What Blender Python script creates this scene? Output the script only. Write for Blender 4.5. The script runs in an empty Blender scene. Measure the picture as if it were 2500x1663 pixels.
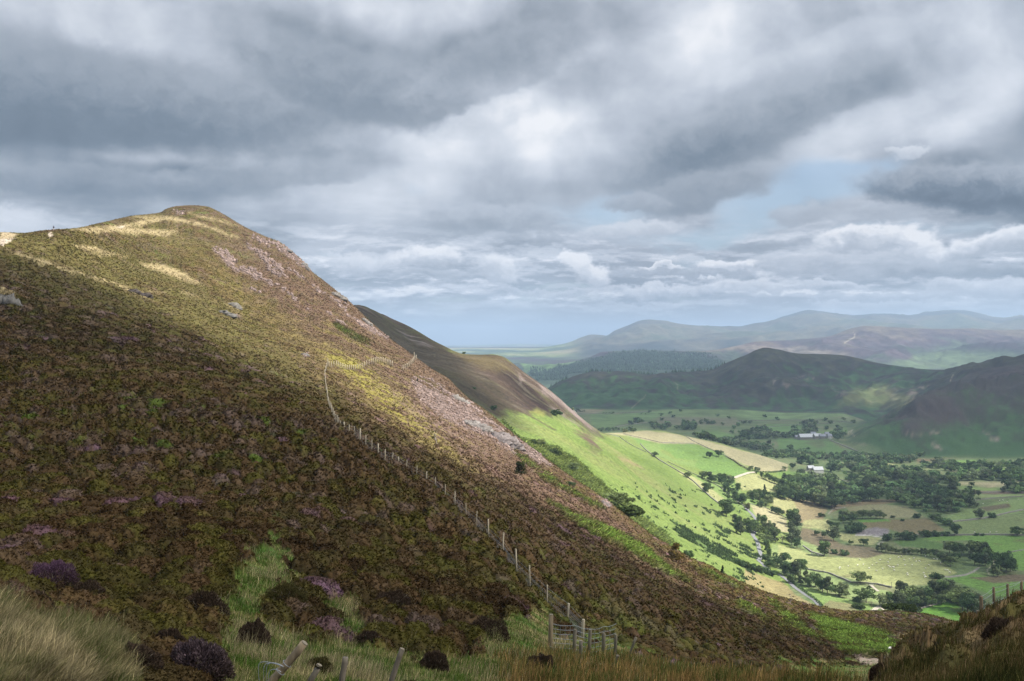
import bpy, math, random, time
import numpy as np
C = bpy.context.scene.collection
F = 2430.6; CU, CV = 1250.0, 831.5
# ---------------------------------------------------------------- camera
sc = bpy.context.scene
cam = bpy.data.cameras.new('camera'); cam.lens = 35; cam.sensor_width = 36
cam.clip_start = 0.1; cam.clip_end = 120000
camo = bpy.data.objects.new('camera', cam); C.objects.link(camo)
camo.location = (0, 0, 0); camo.rotation_euler = (math.radians(90), 0, 0)
sc.camera = camo
sc.view_settings.view_transform = 'Standard'; sc.view_settings.look = 'None'
EXPO = 1.0
sc.view_settings.exposure = EXPO; sc.view_settings.gamma = 1
sc.render.engine = 'CYCLES'
cy = sc.cycles
cy.use_denoising = True
cy.max_bounces = 5; cy.diffuse_bounces = 2; cy.glossy_bounces = 1; cy.transmission_bounces = 2
cy.volume_bounces = 0; cy.transparent_max_bounces = 8
cy.use_adaptive_sampling = True; cy.adaptive_threshold = 0.02
# ---------------------------------------------------------------- sun
SUN_EL, SUN_AZ = math.radians(47), math.radians(107)   # azimuth clockwise from +Y (the view direction)
SD = (math.sin(SUN_AZ)*math.cos(SUN_EL), math.cos(SUN_AZ)*math.cos(SUN_EL), math.sin(SUN_EL))
sun = bpy.data.lights.new('sun', 'SUN'); sun.energy = 5.0; sun.angle = math.radians(0.53); sun.color = (1.0, 0.95, 0.86)
suno = bpy.data.objects.new('sun', sun); C.objects.link(suno)
suno.rotation_euler = (math.pi/2-SUN_EL, 0, math.pi-SUN_AZ)
# ---------------------------------------------------------------- sky
def s2l(c):
    return tuple((x/12.92 if x <= .04045 else ((x+.055)/1.055)**2.4) for x in c)
class NT:
    def __init__(s, nt): s.nt = nt
    def n(s, typ, **kw):
        nd = s.nt.nodes.new(typ)
        for k, v in kw.items(): setattr(nd, k, v)
        return nd
    def put(s, sock, v):
        if hasattr(v, 'is_output'): s.nt.links.new(v, sock)
        elif v is not None: sock.default_value = v
    def m(s, op, a, b=None, c=None, clamp=False):
        nd = s.n('ShaderNodeMath', operation=op, use_clamp=clamp)
        for i, v in enumerate((a, b, c)):
            if v is not None: s.put(nd.inputs[i], v)
        return nd.outputs[0]
    def vm(s, op, a, b=None):
        nd = s.n('ShaderNodeVectorMath', operation=op); s.put(nd.inputs[0], a)
        if op == 'SCALE': s.put(nd.inputs[3], b)
        elif b is not None: s.put(nd.inputs[1], b)
        return nd.outputs[1] if op in ('LENGTH', 'DOT_PRODUCT') else nd.outputs[0]
    def noise(s, vec, scale, detail=5, rough=.5, col=False, lac=2.0, dist=0):
        nd = s.n('ShaderNodeTexNoise'); nd.noise_dimensions = '3D'
        s.put(nd.inputs['Vector'], vec); s.put(nd.inputs['Scale'], scale); s.put(nd.inputs['Detail'], detail)
        s.put(nd.inputs['Roughness'], rough); s.put(nd.inputs['Lacunarity'], lac); s.put(nd.inputs['Distortion'], dist)
        return nd.outputs['Color' if col else 'Fac']
    def rng(s, v, a, b, c=0., d=1., t='SMOOTHSTEP'):
        nd = s.n('ShaderNodeMapRange', interpolation_type=t)
        for i, x in enumerate((v, a, b, c, d)): s.put(nd.inputs[i], x)
        return nd.outputs[0]
    def mix(s, f, a, b):
        nd = s.n('ShaderNodeMix', data_type='RGBA'); s.put(nd.inputs[0], f)
        for i, v in ((6, a), (7, b)):
            if isinstance(v, tuple): v = (*v[:3], 1)
            s.put(nd.inputs[i], v)
        return nd.outputs[2]
    def ramp(s, f, stops, interp='LINEAR'):
        nd = s.n('ShaderNodeValToRGB'); r = nd.color_ramp; r.interpolation = interp
        while len(r.elements) < len(stops): r.elements.new(.5)
        for e, (p, c) in zip(r.elements, stops): e.position = p; e.color = (*c[:3], 1)
        s.put(nd.inputs[0], f); return nd.outputs[0]
    def xyz(s, x, y, z):
        nd = s.n('ShaderNodeCombineXYZ')
        for i, v in enumerate((x, y, z)): s.put(nd.inputs[i], v)
        return nd.outputs[0]
def azel(u, v):
    x, z = (u-CU)/F, (CV-v)/F
    return math.atan(x), math.atan(z/math.sqrt(1+x*x))
def build_world():
    w = bpy.data.worlds.new('World'); sc.world = w; w.use_nodes = True
    nt = w.node_tree; nt.nodes.clear(); T = NT(nt)
    tc = T.n('ShaderNodeTexCoord').outputs['Generated']
    sp = T.n('ShaderNodeSeparateXYZ'); T.put(sp.inputs[0], tc); x, y, z = sp.outputs
    az = T.m('ARCTAN2', x, y); el = T.m('ARCSINE', z)
    # cloud deck coordinates: where the ray meets a flat layer overhead (gives the streets near the horizon)
    zz = T.m('ADD', T.m('MAXIMUM', z, 0.0), 0.045)
    deck = T.xyz(T.m('DIVIDE', x, zz), T.m('DIVIDE', y, zz), 0.0)
    ae = T.xyz(az, el, 0.0)
    w1 = T.vm('SUBTRACT', T.noise(ae, 5.0, 3, .5, col=True), (.5, .5, .5))
    w2 = T.vm('SUBTRACT', T.noise(ae, 22.0, 4, .5, col=True), (.5, .5, .5))
    aew = T.vm('ADD', ae, T.vm('ADD', T.vm('MULTIPLY', w1, (.07, .055, 0)), T.vm('MULTIPLY', w2, (.013, .013, 0))))
    def chain(vec, after):      # evaluates the blobs one after another: keeps the shader's stack small
        if not hasattr(after, 'is_output'): return vec
        nd = T.n('ShaderNodeVectorMath', operation='MULTIPLY_ADD'); T.put(nd.inputs[0], after); nd.inputs[1].default_value = (1e-9,)*3; T.put(nd.inputs[2], vec); return nd.outputs[0]
    def blobs(items, start):
        acc = start
        for (u, v, ru, rv, rot, amp) in items:
            a, e = azel(u, v)
            mp = T.n('ShaderNodeMapping', vector_type='TEXTURE'); T.put(mp.inputs[0], chain(aew, acc))
            mp.inputs[1].default_value = (a, e, 0); mp.inputs[2].default_value = (0, 0, math.radians(rot))
            mp.inputs[3].default_value = (ru/F, rv/F, 1)
            acc = T.m('ADD', acc, T.rng(T.vm('LENGTH', mp.outputs[0]), 0, 1, amp, 0))
        return acc
    #        u    v    ru   rv  rot  amp   (large masses of the cloud cover)
    G = [(150, 270, 800, 190, -4, -.34), (60, 330, 520, 75, 0, -.16), (850, 190, 620, 170, -12, -.27),
         (300, 60, 500, 90, 0, .10), (1220, 110, 420, 130, 25, -.26), (1450, 170, 300, 90, 25, -.08), (950, 20, 420, 70, 0, .10),
         (250, 445, 620, 70, 0, -.22), (700, 415, 520, 55, 3, -.14), (700, 350, 620, 45, 6, .16),(500,386,600,20,0,.1),
         (1130, 320, 330, 120, 35, .30), (1330, 330, 220, 160, 20, .24), (300, 520, 420, 60, -8, -.22), (10, 545, 110, 45, 0, .34),
         (720, 540, 330, 80, 20, -.10), (950, 500, 250, 70, 0, .08), (820, 610, 260, 60, 0, .12),(1130,540,260,60,10,-.12),
         (1700, 90, 330, 170, 30, .24), (1800, 330, 460, 130, 20, -.42), (1690, 480, 210, 60, 10, -.26), (1560, 420, 360, 90, 15, -.12),
         (2120, 190, 350, 120, 20, -.10), (2060, 330, 330, 80, 25, .12), (2250, 300, 260, 110, 0, .10), (2420, 270, 160, 120, 40, .16),
         (2480, 470, 420, 110, -8, -.50), (2440, 340, 240, 90, 30, -.24), (2300, 100, 420, 90, 0, .04), (1940, 520, 130, 45, 0, -.18),
         (1440, 465, 240, 60, 0, -.08), (2200, 740, 900, 130, 0, .03), (2450, 650, 420, 40, -3, -.20), (1250, 585, 110, 28, 0, -.24)]
    g = blobs(G, .62)
    n1 = T.noise(T.vm('ADD', deck, (3.1, 7.7, 0)), 1.1, 7, .5, dist=.3)
    n2 = T.noise(T.vm('MULTIPLY', aew, (1, 1.5, 1)), 13.0, 8, .52)
    g = T.m('ADD', g, T.m('MULTIPLY', T.m('SUBTRACT', n1, .5), .34))
    g = T.m('ADD', g, T.m('MULTIPLY', T.m('SUBTRACT', n2, .5), .24))
    # low over the horizon: rows of cumulus, bright on top and grey below, thinning into blue air
    aes = T.vm('ADD', ae, T.vm('MULTIPLY', w1, (.05, .012, 0)))
    def street(off, sc_=1.0, z=2.0, st=3.3):
        return T.noise(T.vm('ADD', T.vm('MULTIPLY', aes, (1.0, st, 1.0)), (0.7, off, z)), 9.5*sc_, 8, .58)
    sa, sb = street(0.0), street(0.030)
    ta, tb = street(0.0, 2.1, 5., 3.8), street(0.014, 2.1, 5., 3.8)
    low = T.m('MULTIPLY', T.rng(el, .045, .15, 1, 0), T.rng(el, .0, .05, .35, 1.))
    ca, cb_ = T.rng(sa, .40, .56), T.rng(ta, .42, .58)
    lit = T.m('ADD', T.rng(T.m('SUBTRACT', sa, sb), -.03, .11), T.m('MULTIPLY', T.rng(T.m('SUBTRACT', ta, tb), -.03, .11), .7))
    g = T.m('ADD', g, T.m('MULTIPLY', low, T.m('SUBTRACT', T.m('MULTIPLY', lit, .34), .2)))
    # edges of the high masses: lit rims and torn fringes
    ra, rb = T.noise(aew, 8.0, 5, .5), T.noise(T.vm('ADD', aew, (.014, .022, 0)), 8.0, 5, .5)
    g = T.m('ADD', g, T.m('MULTIPLY', T.m('MULTIPLY', T.m('SUBTRACT', ra, rb), .9), T.rng(el, .06, .16, 0, 1)))
    # gaps of blue
    B = [(1480, 510, 330, 60, 3, .9), (1900, 490, 330, 90, 12, 1.0), (2090, 440, 260, 70, 20, .8), (1650, 570, 420, 50, 0, .55),
         (2250, 560, 330, 40, 0, .6), (1000, 470, 120, 30, 0, .35), (2000, 420, 160, 60, 0, .5), (1230, 740, 600, 60, 0, .45), (30, 530, 90, 40, 0, .3)]
    b = blobs(B, T.m('MULTIPLY', g, 1e-9))
    b = T.m('ADD', b, T.m('MULTIPLY', T.m('SUBTRACT', n2, .52), 1.6))
    b = T.m('ADD', b, T.m('MULTIPLY', low, T.m('MULTIPLY', T.m('SUBTRACT', 1, T.m('MAXIMUM', ca, cb_)), .6)))
    b = T.rng(b, .22, 1.05, 0, .8)
    # single clouds: billowing outlines, pale tops over grey flat bases
    bw = T.vm('SUBTRACT', T.noise(T.vm('MULTIPLY', ae, (1, 1.4, 1)), 34.0, 7, .6, col=True), (.5, .5, .5))
    aec = T.vm('ADD', ae, T.vm('ADD', T.vm('MULTIPLY', bw, (.050, .030, 0)), T.vm('MULTIPLY', w2, (.02, .008, 0))))
    bn = T.m('MULTIPLY', T.m('SUBTRACT', T.noise(aec, 60.0, 5, .6), .5), 1.5)
    CU_ = [(330, 245, 600, 125, -3, .15, .42, .72), (870, 205, 380, 100, -14, .24, .52, .66), (200, 440, 520, 44, 0, .26, .46, .6), (620, 430, 330, 36, 4, .34, .55, .5), (1190, 175, 300, 95, 22, .34, .60, .5), (1790, 320, 360, 95, 18, .28, .60, .6), (2130, 300, 260, 60, 14, .55, .8, .4), (1180, 290, 200, 50, 20, .74, .93, .5), (2080, 120, 300, 70, 12, .55, .76, .4), (1196, 532, 200, 46, 0, .40, .66, .7), (1703, 470, 210, 58, 12, .34, .50, .8), (1560, 500, 110, 26, 0, .42, .54, .9), (2400, 455, 330, 62, -6, .08, .52, .92), (1950, 520, 90, 32, 0, .50, .64, .85), (15, 548, 100, 46, 0, .68, .84, .8),
           (1545, 561, 160, 25, 1, .64, .80, .85), (1335, 583, 55, 15, 0, .42, .52, .8), (2083, 640, 300, 36, 0, .56, .80, .7), (1672, 668, 220, 14, 0, .44, .58, .85), (2337, 662, 320, 20, 0, .38, .58, .8), (1100, 668, 210, 14, 0, .45, .6, .7),
           (2120, 582, 170, 34, 3, .56, 1.0, .95), (2242, 600, 80, 46, -30, .62, 1.0, .9), (2445, 590, 150, 34, 12, .55, .98, .9), (1437, 664, 78, 40, -25, .66, 1.0, .95), (1400, 630, 40, 26, 0, .8, 1.0, .9), (1779, 648, 100, 14, 0, .7, 1.0, .95), (1608, 655, 75, 8, 0, .75, .98, .9),
           (1044, 626, 120, 34, 0, .58, 1.0, .9), (1215, 655, 76, 36, -20, .58, .92, .85), (880, 640, 110, 30, 0, .58, .88, .8), (1817, 699, 140, 20, 0, .60, .9, .85), (1595, 709, 140, 18, 0, .58, .9, .85), (1995, 692, 130, 15, 0, .6, .86, .8), (2400, 700, 170, 20, 0, .58, .86, .8),
           (2052, 724, 420, 12, 0, .48, .62, .7), (1330, 715, 170, 12, 0, .55, .76, .7), (1200, 745, 200, 9, 0, .6, .74, .6), (2215, 368, 56, 14, 0, .70, .9, .6), (2130, 740, 170, 9, 0, .62, .8, .7), (1560, 745, 150, 8, 0, .62, .78, .6)]
    for (u, v, ru, rv, rot, lo, hi, al) in CU_:
        a_, e_ = azel(u, v); mp = T.n('ShaderNodeMapping', vector_type='TEXTURE'); T.put(mp.inputs[0], chain(aec, b))
        mp.inputs[1].default_value = (a_, e_, 0); mp.inputs[2].default_value = (0, 0, math.radians(rot)); mp.inputs[3].default_value = (ru/F, rv/F, 1)
        k = T.rng(T.vm('LENGTH', mp.outputs[0]), .62, 1.02, al, 0)
        sp2 = T.n('ShaderNodeSeparateXYZ'); T.put(sp2.inputs[0], mp.outputs[0])
        lum = T.rng(T.m('ADD', sp2.outputs[1], bn), -.8, .75, lo, hi)
        g = T.m('ADD', T.m('MULTIPLY', g, T.m('SUBTRACT', 1, k)), T.m('MULTIPLY', lum, k)); b = T.m('MULTIPLY', b, T.m('SUBTRACT', 1, k))
    g = T.m('MULTIPLY_ADD', T.m('SUBTRACT', g, .56), 1.16, .57)
    cloud = T.ramp(g, [(0, s2l((.36, .41, .465))), (.2, s2l((.46, .51, .565))), (.42, s2l((.605, .64, .685))),
                       (.65, s2l((.748, .775, .82))), (.85, s2l((.86, .88, .915))), (1, s2l((.965, .97, .985)))])
    cloud = T.vm('SCALE', cloud, 2**-EXPO)
    sky = T.n('ShaderNodeTexSky'); sky.sky_type = 'NISHITA'; sky.sun_disc = False
    sky.sun_elevation = SUN_EL; sky.sun_rotation = SUN_AZ; sky.altitude = 500; sky.dust_density = 2.0
    blue = T.vm('SCALE', sky.outputs[0], .05)
    blue = T.vm('ADD', blue, T.vm('SCALE', T.xyz(*s2l((.46, .52, .59))), 2**-EXPO*.8))
    col = T.mix(b, cloud, blue)
    # pale band of distance right at the horizon, and a brighter cover high overhead (out of the frame)
    col = T.mix(T.rng(el, -.01, .06, .75, 0), col, T.vm('SCALE', T.xyz(*s2l((.71, .77, .825))), 2**-EXPO))
    col = T.vm('SCALE', col, T.rng(el, .40, .75, 1, 1.9))
    bg = T.n('ShaderNodeBackground'); T.put(bg.inputs[0], col); bg.inputs[1].default_value = 1.0
    out = T.n('ShaderNodeOutputWorld'); T.put(out.inputs[0], bg.outputs[0])
    w.cycles.sampling_method = 'MANUAL'; w.cycles.sample_map_resolution = 1024
build_world()
# ================================================================ numeric helpers
rs = np.random.RandomState(7)
def hsh(ix, iy, seed):
    h = (ix.astype(np.int64)*374761393 + iy.astype(np.int64)*668265263 + seed*362437) & 0xffffffff
    h = ((h ^ (h >> 13))*1274126177) & 0xffffffff
    return ((h ^ (h >> 16)) & 0xffffff)/float(0xffffff)
def pn(x, y, seed=0):
    x0 = np.floor(x); y0 = np.floor(y); fx = x-x0; fy = y-y0
    r = 0
    wx = fx*fx*fx*(fx*(fx*6-15)+10); wy = fy*fy*fy*(fy*(fy*6-15)+10)
    for a in (0, 1):
        for b in (0, 1):
            t = hsh(x0+a, y0+b, seed)*2*np.pi
            r = r + (np.cos(t)*(fx-a)+np.sin(t)*(fy-b))*(wx if a else 1-wx)*(wy if b else 1-wy)
    return r*1.5
def fbm(x, y, seed=0, o=4, g=.5):
    r = 0; a = 1; n = 0
    for i in range(o):
        r = r+a*pn(x*2**i+i*17.3, y*2**i-i*9.1, seed+i); n += a; a *= g
    return r/n
def worley(x, y, seed=0):
    x0 = np.floor(x); y0 = np.floor(y)
    best = np.full(x.shape, 9.); idn = np.zeros(x.shape); sec = np.full(x.shape, 9.)
    for a in (-1, 0, 1):
        for b in (-1, 0, 1):
            cx = x0+a; cy_ = y0+b
            d = np.hypot(cx+hsh(cx, cy_, seed)-x, cy_+hsh(cx, cy_, seed+5)-y)
            i = hsh(cx, cy_, seed+11); m = d < best
            sec = np.where(m, best, np.minimum(sec, d))
            idn = np.where(m, i, idn); best = np.where(m, d, best)
    return best, sec, idn
def sstep(a, b, x):
    t = np.clip((x-a)/(b-a), 0, 1); return t*t*(3-2*t)
def pch(x, y, q):
    """monotone cubic through knots (x, y) read at q"""
    x = np.asarray(x, float); y = np.asarray(y, float)
    if len(x) == 1: return np.full(np.shape(q), y[0])
    h = np.diff(x); d = np.diff(y)/h; m = np.zeros(len(x))
    for i in range(1, len(x)-1):
        if d[i-1]*d[i] > 0: m[i] = 2*d[i-1]*d[i]/(d[i-1]+d[i]) if True else 0
    m[0] = d[0]*.5; m[-1] = d[-1]*.5
    q = np.clip(q, x[0], x[-1]); i = np.clip(np.searchsorted(x, q, side='right')-1, 0, len(x)-2)
    t = (q-x[i])/h[i]; t2 = t*t; t3 = t2*t
    return (2*t3-3*t2+1)*y[i]+(t3-2*t2+t)*h[i]*m[i]+(-2*t3+3*t2)*y[i+1]+(t3-t2)*h[i]*m[i+1]
# ================================================================ the land
# The land is described by profile lines: across the view (u, in photo pixels of bearing), how far away the line
# lies (D, metres) and how high it stands seen from the eye (v).  z = (CV - v) * D / F.
S1v = [(-1200, 560), (-300, 565), (0, 567), (40, 568), (47, 569), (108, 562), (130, 560), (180, 557.5), (231, 547), (271, 538), (325, 526.5), (361, 523), (392, 518), (408, 509),
       (433, 503), (469, 501), (505, 504), (531, 515), (559, 531), (585, 547), (614, 562), (650, 578), (682, 591), (707, 609), (740, 638), (754, 656),
       (794, 688), (850, 733), (869, 750), (894, 775), (923, 801), (952, 826), (981, 847), (1021, 876), (1057, 902), (1093, 923), (1122, 952), (1147, 974),
       (1183, 999), (1223, 1032), (1255, 1060), (1284, 1082), (1327, 1115), (1364, 1143), (1418, 1180), (1472, 1216), (1519, 1250), (1551, 1276), (1600, 1312),
       (1626, 1327), (1655, 1346), (1685, 1363), (1730, 1381), (1768, 1402), (1804, 1419), (1845, 1438), (1898, 1456), (1943, 1473), (1978, 1479), (2023, 1487),
       (2068, 1493), (2127, 1491), (2186, 1490), (2231, 1494), (2276, 1500), (2305, 1509), (2350, 1521), (2500, 1548), (2900, 1600), (3700, 1650)]
S2v = [(-1200, 900), (800, 800), (876, 752), (905, 765), (930, 767), (959, 779), (995, 795), (1024, 811), (1057, 831), (1089, 847), (1111, 858), (1132, 864), (1176, 866),
       (1201, 865), (1226, 870), (1255, 889), (1277, 907), (1306, 927), (1335, 947), (1363, 970), (1389, 994), (1418, 1019), (1454, 1046), (1474, 1057), (1516, 1056),
       (1575, 1051), (1605, 1051), (1650, 1059), (1694, 1069), (1754, 1081), (1800, 1095), (1859, 1112), (1913, 1130), (1949, 1143), (2008, 1161), (2097, 1187), (2500, 1188), (3700, 1188)]
S4v = [(-1200, 980), (1290, 975), (1342, 946), (1367, 932), (1397, 922), (1427, 912), (1451, 907), (1486, 908), (1522, 908), (1561, 912), (1599, 916), (1635, 910), (1694, 907),
       (1739, 903), (1769, 889), (1800, 876), (1824, 866), (1845, 855), (1868, 849), (1904, 854), (1934, 861), (1963, 864), (2008, 865), (2053, 867), (2097, 875), (2142, 886),
       (2172, 891), (2216, 898), (2305, 903), (2350, 898), (2395, 895), (2418, 883), (2439, 879), (2500, 876), (2700, 850), (3700, 840)]
S5v = [(-1200, 895), (1300, 893), (1418, 880), (1451, 867), (1472, 859), (1516, 857), (1564, 855), (1605, 856), (1665, 857), (1724, 856), (1800, 844), (1845, 834), (1919, 831),
       (2008, 824), (2026, 821), (2053, 811), (2082, 802), (2118, 796), (2172, 798), (2246, 802), (2305, 803), (2365, 803), (2424, 806), (2500, 806), (3700, 800)]
S6v = [(-1200, 850), (1300, 850), (1373, 840), (1397, 834), (1421, 824), (1442, 818), (1463, 819), (1480, 822), (1501, 809), (1531, 796), (1564, 785), (1590, 781.5), (1620, 783),
       (1650, 789), (1680, 793), (1724, 797), (1800, 799), (1845, 791), (1886, 784), (1913, 773.5), (1943, 764), (1969, 759), (2002, 760), (2053, 767.5), (2097, 770),
       (2157, 767.5), (2216, 770.5), (2261, 763), (2305, 759), (2350, 758.6), (2380, 763), (2439, 776), (2500, 771), (3700, 760)]
def fl(*vd): return vd
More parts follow.
